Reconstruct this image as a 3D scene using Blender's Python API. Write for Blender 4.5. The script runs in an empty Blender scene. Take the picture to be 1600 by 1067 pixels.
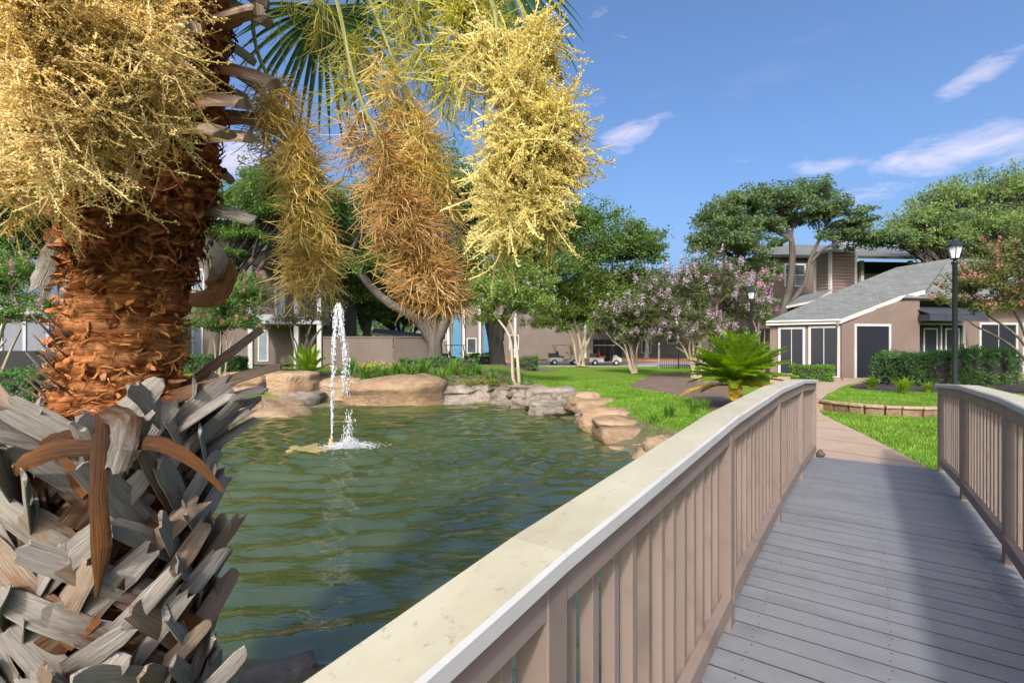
import bpy, bmesh, math, random
import numpy as np
from mathutils import Vector, Matrix

SC = bpy.context.scene
COL = SC.collection
RNG = np.random.default_rng(7)
random.seed(7)

# ------------------------------------------------------------------ camera
F = 776.0            # focal length in photo pixels (1600 wide)
HZ = 540.0           # horizon row
CAMZ = 1.65
cam_d = bpy.data.cameras.new("camera")
cam = bpy.data.objects.new("camera", cam_d)
COL.objects.link(cam)
cam.location = (0, 0, CAMZ)
cam.rotation_euler = (math.radians(90), 0, 0)
cam_d.sensor_width = 36.0
cam_d.lens = F / 1600 * 36
cam_d.shift_y = (HZ - 533.5) / 1600
cam_d.clip_start = 0.05
cam_d.clip_end = 3000
SC.camera = cam

# ------------------------------------------------------------------ sky and sun
SUN = Vector((-0.62, -2.55, 2.1)).normalized()     # towards the sun
EL = math.asin(SUN.z)
AZ = math.atan2(SUN.x, SUN.y)
world = bpy.data.worlds.new("World")
SC.world = world
world.use_nodes = True
wn, wl = world.node_tree.nodes, world.node_tree.links
wn.clear()
w_out = wn.new("ShaderNodeOutputWorld")
w_bg = wn.new("ShaderNodeBackground")
w_bg.inputs["Strength"].default_value = 0.15
sky = wn.new("ShaderNodeTexSky")
sky.sky_type = 'NISHITA'
sky.sun_disc = False
sky.sun_elevation = EL
sky.sun_rotation = AZ
sky.altitude = 0
sky.air_density = 0.8
sky.dust_density = 6.5
sky.ozone_density = 4.0
hsv = wn.new("ShaderNodeHueSaturation")
hsv.inputs["Hue"].default_value = 0.5
hsv.inputs["Saturation"].default_value = 1.14
hsv.inputs["Value"].default_value = 1.0
wl.new(sky.outputs[0], hsv.inputs["Color"])
# thin wispy clouds: noise over a flat cloud layer (direction / height)
tc = wn.new("ShaderNodeTexCoord")
sep = wn.new("ShaderNodeSeparateXYZ")
wl.new(tc.outputs["Generated"], sep.inputs[0])
def wmath(op, a, b=None, c=None):
    n = wn.new("ShaderNodeMath"); n.operation = op
    for i, v in enumerate((a, b, c)):
        if v is None: continue
        if isinstance(v, (int, float)): n.inputs[i].default_value = v
        else: wl.new(v, n.inputs[i])
    return n.outputs[0]
zc = wmath('ADD', wmath('MAXIMUM', sep.outputs[2], 0.0), 0.10)
cx = wmath('DIVIDE', sep.outputs[0], zc)
cy = wmath('DIVIDE', sep.outputs[1], zc)
comb = wn.new("ShaderNodeCombineXYZ")
wl.new(cx, comb.inputs[0]); wl.new(cy, comb.inputs[1])
n1 = wn.new("ShaderNodeTexNoise"); n1.inputs["Scale"].default_value = 1.15; n1.inputs["Detail"].default_value = 9; n1.inputs["Roughness"].default_value = 0.6
n1.inputs["Distortion"].default_value = 0.5
mp = wn.new("ShaderNodeMapping"); mp.inputs["Scale"].default_value = (0.75, 1.5, 1); mp.inputs["Rotation"].default_value = (0, 0, 0.35); mp.inputs["Location"].default_value = (3.1, 1.7, 0.0)
wl.new(comb.outputs[0], mp.inputs[0]); wl.new(mp.outputs[0], n1.inputs["Vector"])
# where the day's few clouds stand: (column, row) of the photo turned into a direction, half-width, half-height, tilt, weight
def cloud_mask(px, py, sx, sy, tilt, wgt):
    c = Vector(((px - 800) / F, 1.0, (HZ - py) / F)); ln = c.length; c.normalize()
    t1 = Vector((c.y, -c.x, 0)).normalized(); t2 = t1.cross(c)
    if t2.z < 0: t2 = -t2
    a1 = t1 * math.cos(tilt) + t2 * math.sin(tilt); a2 = -t1 * math.sin(tilt) + t2 * math.cos(tilt)
    def dot(v):
        n = wn.new("ShaderNodeVectorMath"); n.operation = 'DOT_PRODUCT'; wl.new(tc.outputs["Generated"], n.inputs[0]); n.inputs[1].default_value = v; return n.outputs["Value"]
    k = F * ln
    x_ = wmath('POWER', wmath('ABSOLUTE', wmath('MULTIPLY', dot(a1), k / sx)), 2.0); y_ = wmath('POWER', wmath('ABSOLUTE', wmath('MULTIPLY', dot(a2), k / sy)), 2.0)
    m = wmath('MAXIMUM', wmath('SUBTRACT', 1.0, wmath('ADD', x_, y_)), 0.0)
    return wmath('MULTIPLY', wmath('MULTIPLY', m, wmath('GREATER_THAN', dot(c), 0.0)), wgt)
msum = None
for args in ((985, 214, 62, 30, 0.25, .34), (1040, 186, 60, 18, 0.2, .22), (1500, 232, 150, 44, 0.05, .36), (1295, 256, 75, 20, -.05, .30), (1545, 108, 95, 26, .35, .30), (1370, 300, 85, 22, .05, .26),
             (955, 155, 80, 24, .1, .12), (1395, 200, 50, 16, .4, .10), (380, 245, 60, 40, .3, .40), (1700, 180, 200, 60, .2, .3), (-300, 250, 200, 60, .1, .3), (1420, 330, 70, 22, 0, .15)):
    k_ = cloud_mask(*args); msum = k_ if msum is None else wmath('MAXIMUM', msum, k_)
n1b = wn.new("ShaderNodeTexNoise"); n1b.inputs["Scale"].default_value = 9.0; n1b.inputs["Detail"].default_value = 9; n1b.inputs["Roughness"].default_value = 0.62; n1b.inputs["Distortion"].default_value = 0.4
mpb = wn.new("ShaderNodeMapping"); mpb.inputs["Scale"].default_value = (1, 1, 3.0); wl.new(tc.outputs["Generated"], mpb.inputs[0]); wl.new(mpb.outputs[0], n1b.inputs["Vector"])
cr = wn.new("ShaderNodeValToRGB")
cr.color_ramp.elements[0].position = 0.66; cr.color_ramp.elements[0].color = (0, 0, 0, 1)
cr.color_ramp.elements[1].position = 1.0; cr.color_ramp.elements[1].color = (1, 1, 1, 1)
wl.new(wmath('ADD', n1b.outputs[0], msum), cr.inputs[0])
thin = wn.new("ShaderNodeMapRange"); thin.inputs[1].default_value = .62; thin.inputs[2].default_value = .85; thin.inputs[4].default_value = .25
wl.new(n1.outputs[0], thin.inputs[0])
cf = wmath('MULTIPLY', wmath('MAXIMUM', cr.outputs[0], thin.outputs[0]), 0.55)
mixc = wn.new("ShaderNodeMixRGB")
mixc.inputs[2].default_value = (4.6, 3.9, 4.2, 1)
wl.new(cf, mixc.inputs[0]); wl.new(hsv.outputs[0], mixc.inputs[1])
wl.new(mixc.outputs[0], w_bg.inputs[0])
wl.new(w_bg.outputs[0], w_out.inputs[0])

sun_d = bpy.data.lights.new("sun", 'SUN')
sun_d.energy = 2.0
sun_d.angle = math.radians(3.5)
sun_d.color = (1.0, 0.96, 0.90)
sun = bpy.data.objects.new("sun", sun_d)
COL.objects.link(sun)
sun.rotation_euler = (-SUN).to_track_quat('-Z', 'Y').to_euler()
sun.location = (10, -12, 30)

SC.view_settings.view_transform = 'Standard'
SC.view_settings.look = 'None'
SC.view_settings.exposure = 0.95
SC.view_settings.gamma = 1.0
SC.view_settings.use_curve_mapping = False
SC.cycles.max_bounces = 8
SC.cycles.transparent_max_bounces = 12
SC.cycles.caustics_reflective = False
SC.cycles.caustics_refractive = False

# ------------------------------------------------------------------ helpers
def P(x, y, Y):
    return np.array([(x - 800) / F * Y, Y, CAMZ - (y - HZ) / F * Y])
def G(x, y, z=0.0):
    Y = (CAMZ - z) * F / (y - HZ)
    return np.array([(x - 800) / F * Y, Y, z])

def _hash(i, j, k, seed):
    n = (i * 374761393 + j * 668265263 + k * 2147483647 + seed * 974711) & 0xffffffff
    n = ((n ^ (n >> 13)) * 1274126177) & 0xffffffff
    n = n ^ (n >> 16)
    return (n & 0xffff) / 65535.0
def vnoise(p, seed=0):
    p = np.asarray(p, float)
    i = np.floor(p).astype(np.int64); f = p - i; f = f * f * (3 - 2 * f)
    r = 0
    for a in (0, 1):
        for b in (0, 1):
            for c in (0, 1):
                w = (f[..., 0] if a else 1 - f[..., 0]) * (f[..., 1] if b else 1 - f[..., 1]) * (f[..., 2] if c else 1 - f[..., 2])
                r = r + w * _hash(i[..., 0] + a, i[..., 1] + b, i[..., 2] + c, seed)
    return r
def fbm(p, seed=0, oct=4):
    p = np.asarray(p, float)
    s, a, t = 0, 0.5, 0
    for o in range(oct):
        s = s + a * vnoise(p * (2 ** o), seed + o * 17); t += a; a *= 0.5
    return s / t

class MB:
    """collects quads and triangles; optional uv per vertex"""
    def __init__(self):
        self.v, self.q, self.t, self.uv, self.n = [], [], [], [], 0
    def add(self, v, q=None, t=None, uv=None):
        v = np.asarray(v, float).reshape(-1, 3)
        if q is not None and len(q): self.q.append(np.asarray(q, np.int64).reshape(-1, 4) + self.n)
        if t is not None and len(t): self.t.append(np.asarray(t, np.int64).reshape(-1, 3) + self.n)
        self.uv.append(np.zeros((len(v), 2)) if uv is None else np.asarray(uv, float).reshape(-1, 2))
        self.v.append(v); self.n += len(v)
        return self
    def box(self, c, s, rz=0.0, R=None):
        sx, sy, sz = np.array(s) / 2
        v = np.array([[x, y, z] for x in (-sx, sx) for y in (-sy, sy) for z in (-sz, sz)])
        if R is None:
            ca, sa = math.cos(rz), math.sin(rz)
            R = np.array([[ca, -sa, 0], [sa, ca, 0], [0, 0, 1]])
        v = v @ np.array(R).T + np.array(c)
        return self.add(v, [[0, 1, 3, 2], [4, 6, 7, 5], [0, 4, 5, 1], [2, 3, 7, 6], [0, 2, 6, 4], [1, 5, 7, 3]])
    def box2(self, lo, hi):
        lo, hi = np.array(lo), np.array(hi)
        return self.box((lo + hi) / 2, hi - lo)
    def hexa(self, bottom, top):
        v = np.vstack([bottom, top])
        return self.add(v, [[3, 2, 1, 0], [4, 5, 6, 7], [0, 1, 5, 4], [1, 2, 6, 5], [2, 3, 7, 6], [3, 0, 4, 7]])
    def slab(self, poly, thick):
        """polygon of 3D points extruded by vector thick"""
        poly = np.asarray(poly, float); n = len(poly)
        v = np.vstack([poly, poly + np.asarray(thick)])
        q = [[i, (i + 1) % n, n + (i + 1) % n, n + i] for i in range(n)]
        t = [[0, n_ + 1, n_] if False else [0, n_, n_ + 1] for n_ in range(1, n - 1)]
        t2 = [[n, n + k + 1, n + k] for k in range(1, n - 1)]
        return self.add(v, q, t[::1] + t2)
    def tubes(self, pts, rad, sides=5, cap=False, uvscale=1.0):
        """pts (M,N,3) rad (M,N)"""
        pts = np.asarray(pts, float)
        if pts.ndim == 2: pts = pts[None]
        M, N, _ = pts.shape
        rad = np.broadcast_to(np.asarray(rad, float), (M, N))
        tan = np.gradient(pts, axis=1)
        tan /= np.linalg.norm(tan, axis=2, keepdims=True) + 1e-9
        ref = np.where(np.abs(tan[:, :1, 2:3]) > 0.9, np.array([1.0, 0, 0]), np.array([0, 0, 1.0]))
        ref = np.broadcast_to(ref, tan.shape)
        a = np.cross(tan, ref); a /= np.linalg.norm(a, axis=2, keepdims=True) + 1e-9
        b = np.cross(tan, a)
        ang = np.arange(sides) / sides * 2 * math.pi
        ring = pts[:, :, None, :] + rad[:, :, None, None] * (np.cos(ang)[None, None, :, None] * a[:, :, None, :] + np.sin(ang)[None, None, :, None] * b[:, :, None, :])
        idx = np.arange(M * N * sides).reshape(M, N, sides)
        q = np.stack([idx[:, :-1, :], np.roll(idx, -1, 2)[:, :-1, :], np.roll(idx, -1, 2)[:, 1:, :], idx[:, 1:, :]], -1).reshape(-1, 4)
        L = np.concatenate([np.zeros((M, 1)), np.cumsum(np.linalg.norm(np.diff(pts, axis=1), axis=2), 1)], 1)
        uv = np.stack([np.broadcast_to(ang / (2 * math.pi), (M, N, sides)), np.broadcast_to(L[:, :, None] * uvscale, (M, N, sides))], -1)
        t = None
        if cap and sides >= 3:
            t = []
            for m in range(M):
                for k in range(1, sides - 1):
                    t.append([idx[m, 0, 0], idx[m, 0, k + 1], idx[m, 0, k]])
                    t.append([idx[m, -1, 0], idx[m, -1, k], idx[m, -1, k + 1]])
        return self.add(ring.reshape(-1, 3), q, t, uv.reshape(-1, 2))
    def lathe(self, prof, sides=16, c=(0, 0, 0)):
        prof = np.asarray(prof, float)
        pts = np.zeros((1, len(prof), 3)); pts[0, :, 2] = prof[:, 1]
        ang = np.arange(sides) / sides * 2 * math.pi
        v = np.stack([prof[:, 0][:, None] * np.cos(ang), prof[:, 0][:, None] * np.sin(ang), np.broadcast_to(prof[:, 1][:, None], (len(prof), sides))], -1) + np.array(c)
        idx = np.arange(len(prof) * sides).reshape(len(prof), sides)
        q = np.stack([idx[:-1], np.roll(idx, -1, 1)[:-1], np.roll(idx, -1, 1)[1:], idx[1:]], -1).reshape(-1, 4)
        return self.add(v.reshape(-1, 3), q)
    def tets(self, c, r, rg):
        c = np.asarray(c, float); M_ = len(c)
        o = np.array([[1, 1, 1], [1, -1, -1], [-1, 1, -1], [-1, -1, 1]], float) * .75
        v = c[:, None, :] + o[None] * (np.asarray(r)[:, None, None] * rg.uniform(.6, 1.5, (M_, 4, 1)))
        f = np.array([[0, 1, 2], [0, 3, 1], [0, 2, 3], [1, 3, 2]])
        return self.add(v.reshape(-1, 3), None, (f[None] + (np.arange(M_) * 4)[:, None, None]).reshape(-1, 3))
    def blobs(self, c, r, scale=None):
        """many octahedra; c (M,3), r (M,) ; scale (M,3)"""
        c = np.asarray(c, float); M = len(c)
        o = np.array([[1, 0, 0], [-1, 0, 0], [0, 1, 0], [0, -1, 0], [0, 0, 1], [0, 0, -1]], float)
        s = np.ones((M, 3)) if scale is None else np.asarray(scale)
        v = c[:, None, :] + o[None] * (np.asarray(r)[:, None, None] * s[:, None, :])
        f = np.array([[0, 2, 4], [2, 1, 4], [1, 3, 4], [3, 0, 4], [2, 0, 5], [1, 2, 5], [3, 1, 5], [0, 3, 5]])
        t = (f[None] + (np.arange(M) * 6)[:, None, None]).reshape(-1, 3)
        return self.add(v.reshape(-1, 3), None, t)
    def mesh(self, name, smooth=False, off=(0, 0, 0)):
        V = np.vstack(self.v) - np.array(off)
        UV = np.vstack(self.uv)
        Q = np.vstack(self.q) if self.q else np.zeros((0, 4), np.int64)
        T = np.vstack(self.t) if self.t else np.zeros((0, 3), np.int64)
        me = bpy.data.meshes.new(name)
        me.vertices.add(len(V)); me.vertices.foreach_set("co", V.astype(np.float32).ravel())
        nl = len(Q) * 4 + len(T) * 3
        me.loops.add(nl)
        li = np.concatenate([Q.ravel(), T.ravel()])
        me.loops.foreach_set("vertex_index", li.astype(np.int32))
        me.polygons.add(len(Q) + len(T))
        ls = np.concatenate([np.arange(len(Q)) * 4, len(Q) * 4 + np.arange(len(T)) * 3])
        me.polygons.foreach_set("loop_start", ls.astype(np.int32))
        me.polygons.foreach_set("use_smooth", np.full(len(Q) + len(T), smooth))
        if np.any(UV):
            ul = me.uv_layers.new(name="uv")
            ul.data.foreach_set("uv", UV[li].astype(np.float32).ravel())
        me.update(calc_edges=True)
        return me
    def build(self, name, mat, parent=None, smooth=False, off=None):
        """off: world location of the parent's origin when coordinates are world ones"""
        o = (0, 0, 0)
        if off is not None: o = off
        elif parent is not None: o = parent.get("_o", (0, 0, 0)) if parent.parent is None else parent.get("_o", (0, 0, 0))
        me = self.mesh(name, smooth, o)
        return link(name, me, mat, parent, o)

def link(name, me, mat, parent=None, o=(0, 0, 0)):
    ob = bpy.data.objects.new(name, me)
    COL.objects.link(ob)
    if mat is not None and not me.materials: me.materials.append(mat)
    if parent is not None:
        ob.parent = parent
    ob["_o"] = tuple(float(x) for x in o)
    return ob
def tag(ob, label=None, cat=None, group=None, kind=None):
    if label: ob["label"] = label
    if cat: ob["category"] = cat
    if group: ob["group"] = group
    if kind: ob["kind"] = kind
    return ob
def empty(name, loc=(0, 0, 0), label=None, cat=None, group=None, rz=0.0, local=False):
    """local=True: children are modelled around the empty's own origin"""
    ob = bpy.data.objects.new(name, None)
    COL.objects.link(ob)
    ob.empty_display_size = 0.2
    ob.location = tuple(float(x) for x in loc)
    ob.rotation_euler = (0, 0, rz)
    ob["_o"] = (0.0, 0.0, 0.0) if local else tuple(float(x) for x in loc)
    return tag(ob, label, cat, group)
def top(ob, c=None):
    """give a top-level mesh an origin at its base"""
    me = ob.data
    n = len(me.vertices); a = np.zeros(n * 3, np.float32); me.vertices.foreach_get("co", a); a = a.reshape(-1, 3)
    if c is None:
        c = np.array([(a[:, 0].min() + a[:, 0].max()) / 2, (a[:, 1].min() + a[:, 1].max()) / 2, a[:, 2].min()])
    a -= np.asarray(c, np.float32); me.vertices.foreach_set("co", a.ravel()); me.update()
    ob.location = [float(x) for x in c]; ob["_o"] = tuple(float(x) for x in c)
    return ob
def copy_tree(o, parent=None):
    c = o.copy(); COL.objects.link(c); c.parent = parent
    for ch in list(o.children): copy_tree(ch, c)
    return c

# ------------------------------------------------------------------ materials
def nd(nt, t, **kw):
    n = nt.nodes.new(t)
    for k, v in kw.items():
        if k in n.inputs: n.inputs[k].default_value = v
        else: setattr(n, k, v)
    return n
def c4(c): return (c[0], c[1], c[2], 1.0)
def ramp(nt, fac, stops):
    r = nt.nodes.new("ShaderNodeValToRGB")
    e = r.color_ramp.elements
    e[0].position, e[0].color = stops[0][0], c4(stops[0][1])
    e[1].position, e[1].color = stops[-1][0], c4(stops[-1][1])
    for p_, c_ in stops[1:-1]:
        x = e.new(p_); x.color = c4(c_)
    nt.links.new(fac, r.inputs[0])
    return r.outputs[0]
def M(name, stops, scale=5.0, rough=0.7, bump=0.0, bscale=None, stretch=(1, 1, 1), coord='Position', detail=7, nrough=0.6,
      spec=0.5, vary=0.0, island=0.0, bdist=0.01, dirt=None, metallic=0.0, trans=None):
    m = bpy.data.materials.new(name); m.use_nodes = True
    nt = m.node_tree; L = nt.links
    b = nt.nodes["Principled BSDF"]
    b.inputs["Roughness"].default_value = rough
    b.inputs["Specular IOR Level"].default_value = spec
    b.inputs["Metallic"].default_value = metallic
    if coord == 'Position': vec = nd(nt, "ShaderNodeNewGeometry").outputs["Position"]
    elif coord == 'UV': vec = nd(nt, "ShaderNodeTexCoord").outputs["UV"]
    else: vec = nd(nt, "ShaderNodeTexCoord").outputs["Object"]
    oi = nd(nt, "ShaderNodeObjectInfo")
    if coord != 'Position':
        mul = nd(nt, "ShaderNodeVectorMath", operation='MULTIPLY_ADD')
        cb = nd(nt, "ShaderNodeCombineXYZ")
        L.new(oi.outputs["Random"], cb.inputs[0]); L.new(oi.outputs["Random"], cb.inputs[1]); L.new(oi.outputs["Random"], cb.inputs[2])
        L.new(cb.outputs[0], mul.inputs[0]); mul.inputs[1].default_value = (37, 53, 71)
        L.new(vec, mul.inputs[2]); vec = mul.outputs[0]
    mp = nd(nt, "ShaderNodeMapping"); mp.inputs["Scale"].default_value = stretch
    L.new(vec, mp.inputs[0])
    no = nd(nt, "ShaderNodeTexNoise", Scale=scale, Detail=detail, Roughness=nrough)
    L.new(mp.outputs[0], no.inputs["Vector"])
    col = ramp(nt, no.outputs[0], stops)
    if dirt:
        # dirt = (colour, scale, threshold lo, hi)
        n2 = nd(nt, "ShaderNodeTexNoise", Scale=dirt[1], Detail=6, Roughness=0.65)
        L.new(vec, n2.inputs["Vector"])
        f = nd(nt, "ShaderNodeMapRange"); f.inputs[1].default_value = dirt[2]; f.inputs[2].default_value = dirt[3]
        L.new(n2.outputs[0], f.inputs[0])
        mx = nd(nt, "ShaderNodeMixRGB"); mx.inputs[2].default_value = c4(dirt[0])
        L.new(f.outputs[0], mx.inputs[0]); L.new(col, mx.inputs[1]); col = mx.outputs[0]
    if vary or island:
        src = nd(nt, "ShaderNodeNewGeometry").outputs["Random Per Island"] if island else oi.outputs["Random"]
        a = island or vary
        mr = nd(nt, "ShaderNodeMapRange"); mr.inputs[3].default_value = 1 - a; mr.inputs[4].default_value = 1 + a
        L.new(src, mr.inputs[0])
        hs = nd(nt, "ShaderNodeHueSaturation")
        L.new(mr.outputs[0], hs.inputs["Value"]); L.new(col, hs.inputs["Color"]); col = hs.outputs[0]
    L.new(col, b.inputs["Base Color"])
    if bump:
        n3 = nd(nt, "ShaderNodeTexNoise", Scale=bscale or scale * 3, Detail=8, Roughness=0.65)
        L.new(mp.outputs[0], n3.inputs["Vector"])
        bp = nd(nt, "ShaderNodeBump", Strength=bump, Distance=bdist)
        L.new(n3.outputs[0], bp.inputs["Height"]); L.new(bp.outputs[0], b.inputs["Normal"])
    if trans:
        out = nt.nodes["Material Output"]
        tr = nd(nt, "ShaderNodeBsdfTranslucent")
        hs2 = nd(nt, "ShaderNodeHueSaturation", Saturation=1.15, Value=1.5)
        L.new(col, hs2.inputs["Color"]); L.new(hs2.outputs[0], tr.inputs[0])
        mx = nd(nt, "ShaderNodeMixShader"); mx.inputs[0].default_value = trans
        L.new(b.outputs[0], mx.inputs[1]); L.new(tr.outputs[0], mx.inputs[2]); L.new(mx.outputs[0], out.inputs[0])
    return m
def plain(name, c, rough=0.6, spec=0.5, metallic=0.0):
    return M(name, [(0.3, tuple(x * 0.9 for x in c)), (0.7, tuple(min(1, x * 1.1) for x in c))], scale=4, rough=rough, spec=spec, metallic=metallic, coord='Object')

def leafmat(name, dark, light, trans=0.45, rough=0.5, yellow=None):
    st = [(0.30, dark), (0.70, light)] if yellow is None else [(0.25, dark), (0.6, light), (0.8, yellow)]
    return M(name, st, scale=0.9, rough=rough, spec=0.35, island=0.35, trans=trans, detail=4)
MAT = {}
MAT['oak'] = leafmat('oak_leaf', (0.061, 0.115, 0.024), (0.161, 0.252, 0.055))
MAT['oak_far'] = leafmat('oak_leaf_far', (0.077, 0.124, 0.050), (0.168, 0.241, 0.092))
MAT['elm'] = leafmat('elm_leaf', (0.124, 0.194, 0.057), (0.255, 0.328, 0.113))
MAT['crape'] = leafmat('crape_leaf', (0.070, 0.137, 0.031), (0.161, 0.266, 0.063))
MAT['crape_red'] = leafmat('crape_leaf_turning', (0.060, 0.085, 0.022), (0.150, 0.160, 0.045), yellow=(0.28, 0.10, 0.035))
MAT['magnolia'] = leafmat('bright_leaf', (0.095, 0.166, 0.028), (0.227, 0.304, 0.069))
MAT['bloom_pink'] = M('bloom_pink', [(0.3, (0.378, 0.187, 0.260)), (0.7, (0.558, 0.352, 0.420))], scale=2, rough=0.7, island=0.25, trans=0.3)
MAT['bloom_lilac'] = M('bloom_lilac', [(0.3, (0.340, 0.228, 0.304)), (0.7, (0.510, 0.399, 0.475))], scale=2, rough=0.7, island=0.25, trans=0.3)
MAT['bloom_coral'] = M('bloom_coral', [(0.3, (0.50, 0.13, 0.14)), (0.7, (0.66, 0.30, 0.28))], scale=2, rough=0.7, island=0.25, trans=0.3)
MAT['bloom_white'] = M('bloom_white', [(0.3, (0.6, 0.62, 0.5)), (0.7, (0.75, 0.77, 0.68))], scale=2, rough=0.7, trans=0.3)
MAT['hedge'] = leafmat('hedge_leaf', (0.058, 0.127, 0.040), (0.142, 0.264, 0.081))
MAT['hedge_bright'] = leafmat('hedge_leaf_bright', (0.077, 0.168, 0.017), (0.168, 0.320, 0.042))
MAT['sago'] = leafmat('sago_leaf', (0.125, 0.225, 0.018), (0.260, 0.380, 0.042), rough=0.35)
MAT['sago_old'] = leafmat('sago_leaf_yellowed', (0.40, 0.22, 0.02), (0.60, 0.40, 0.06))
MAT['strap'] = leafmat('strap_leaf', (0.070, 0.154, 0.020), (0.175, 0.315, 0.045))
MAT['strap_dry'] = leafmat('strap_leaf_dry', (0.16, 0.17, 0.03), (0.30, 0.28, 0.08))
MAT['yellow_bloom'] = leafmat('yellow_bloom', (0.55, 0.42, 0.02), (0.75, 0.60, 0.05))
MAT['bark'] = M('oak_bark', [(0.3, (0.040, 0.033, 0.027)), (0.7, (0.125, 0.105, 0.085))], scale=3, rough=0.9, bump=0.8, bscale=9, stretch=(1, 1, 0.25), bdist=0.05)
MAT['bark_pale'] = M('crape_bark', [(0.3, (0.22, 0.16, 0.11)), (0.7, (0.42, 0.34, 0.25))], scale=3, rough=0.8, stretch=(1, 1, 0.3))
MAT['grass'] = M('lawn_grass', [(0.30, (0.076, 0.140, 0.013)), (0.55, (0.123, 0.224, 0.020)), (0.75, (0.174, 0.280, 0.034))], scale=1.3, rough=0.9, bump=0.9, bscale=60, spec=0.1, detail=10, nrough=0.7, bdist=0.03, dirt=((0.213, 0.168, 0.067), 0.45, 0.52, 0.78))
MAT['blade'] = leafmat('grass_blade', (0.106, 0.206, 0.016), (0.206, 0.356, 0.037), trans=0.4)
MAT['mulch_dark'] = M('mulch_dark', [(0.3, (0.012, 0.009, 0.009)), (0.7, (0.060, 0.048, 0.045))], scale=30, rough=0.95, bump=1.0, bscale=45, bdist=0.03)
MAT['mulch_brown'] = M('mulch_brown', [(0.3, (0.065, 0.040, 0.028)), (0.7, (0.20, 0.135, 0.095))], scale=14, rough=0.95, bump=1.0, bscale=40, bdist=0.03, dirt=((0.27, 0.19, 0.13), 2.0, 0.55, 0.7))
MAT['path'] = M('path_concrete', [(0.3, (0.304, 0.213, 0.148)), (0.7, (0.380, 0.277, 0.201))], scale=2.2, rough=0.85, bump=0.25, bscale=90, dirt=((0.213, 0.152, 0.114), 1.1, 0.55, 0.8))
MAT['road'] = M('road_concrete', [(0.3, (0.255, 0.232, 0.203)), (0.7, (0.338, 0.315, 0.277))], scale=0.8, rough=0.9)
MAT['red_paint'] = M('red_kerb_paint', [(0.3, (0.42, 0.055, 0.04)), (0.7, (0.56, 0.10, 0.075))], scale=3, rough=0.7)
MAT['soil'] = M('pond_mud', [(0.3, (0.060, 0.058, 0.024)), (0.7, (0.15, 0.135, 0.06))], scale=3, rough=0.9)
# ------------------------------------------------------------------ ground, pond, paths
WZ = -0.40
POND = np.array([(-8.6, 12.5), (-8.1, 14.2), (-7.4, 16.0), (-5.8, 17.4), (-2.5, 18.0), (0.0, 17.4), (0.9, 15.6), (1.5, 14.6), (2.0, 13.2),
                 (2.25, 11.4), (2.35, 9.9), (2.7, 8.6), (3.3, 7.4), (4.3, 6.3), (5.6, 4.2), (5.8, 1.0), (4.5, -2.2), (2.2, -2.6),
                 (1.2, -1.0), (0.75, 0.2), (0.3, 1.2), (-0.3, 2.3), (-1.2, 2.95), (-2.1, 3.05), (-2.9, 3.9), (-3.9, 6.0), (-6.0, 9.0), (-7.9, 11.0)])
def sdf(X, Y, poly):
    """signed distance, negative inside"""
    p = np.stack([X, Y], -1); d = np.full(X.shape, 1e9); inside = np.zeros(X.shape, bool)
    n = len(poly)
    for i in range(n):
        a, b = poly[i], poly[(i + 1) % n]
        e = b - a; w = p - a
        t = np.clip((w @ e) / (e @ e), 0, 1)
        d = np.minimum(d, np.linalg.norm(w - t[..., None] * e, axis=-1))
        c = ((a[1] > p[..., 1]) != (b[1] > p[..., 1])) & (p[..., 0] < (b[0] - a[0]) * (p[..., 1] - a[1]) / (b[1] - a[1] + 1e-12) + a[0])
        inside ^= c
    return np.where(inside, -d, d)
def sst(x, a, b):
    t = np.clip((x - a) / (b - a), 0, 1); return t * t * (3 - 2 * t)
def ground_z(X, Y, noise=True):
    X = np.asarray(X, float); Y = np.asarray(Y, float)
    d = sdf(X, Y, POND)
    z = -0.33 + 0.33 * sst(d, 0.05, 0.75)
    z = np.where(d < 0.05, -0.33 - 1.0 * sst(-d, -0.05, 1.6), z)
    # planted bank behind the far boulders
    z = z + 0.42 * sst(d, 0.3, 4.0) * sst(X, 1.5, -1.0) * sst(Y, 13.0, 16.5) * (1 - sst(Y, 30, 38))
    # gentle rise of the lawn near the right-hand rocks
    z = z + 0.10 * sst(d, 0.2, 1.2) * sst(Y, 7.5, 9.0) * (1 - sst(Y, 14, 22)) * sst(X, 1.2, 2.2) * (1 - sst(X, 4.2, 5.2))
    # left bank round the palm
    z = z - 0.12 * sst(X, -0.6, -1.6) * (1 - sst(Y, 8, 12)) * sst(d, 0, 1)
    if noise:
        z = z + (fbm(np.stack([X * 0.8, Y * 0.8, X * 0], -1), 3) - 0.5) * 0.05 * sst(d, 0, 0.5) * (1 - sst(Y, 30, 36))
    return z
def grid(xs, ys, zf, mat, name, smooth=True):
    X, Y = np.meshgrid(xs, ys, indexing='ij')
    Z = zf(X, Y)
    idx = np.arange(X.size).reshape(X.shape)
    q = np.stack([idx[:-1, :-1], idx[1:, :-1], idx[1:, 1:], idx[:-1, 1:]], -1).reshape(-1, 4)
    return MB().add(np.stack([X, Y, Z], -1).reshape(-1, 3), q).build(name, mat, smooth=smooth)
xs = np.concatenate([[-900, -400, -200, -100, -60, -40, -28, -20, -15], np.arange(-12, 14.01, 0.2), [15, 17, 20, 26, 34, 45, 60, 100, 200, 400, 900]])
ys = np.concatenate([[-300, -100, -40, -20, -12], np.arange(-8, 22.01, 0.2), np.arange(22.5, 40, 0.75), [42, 48, 56, 70, 100, 180, 350, 700, 1500]])
g = grid(xs, ys, ground_z, MAT['grass'], 'ground')
tag(g, 'green lawn and planted banks around the pond', 'lawn', kind='structure')

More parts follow.
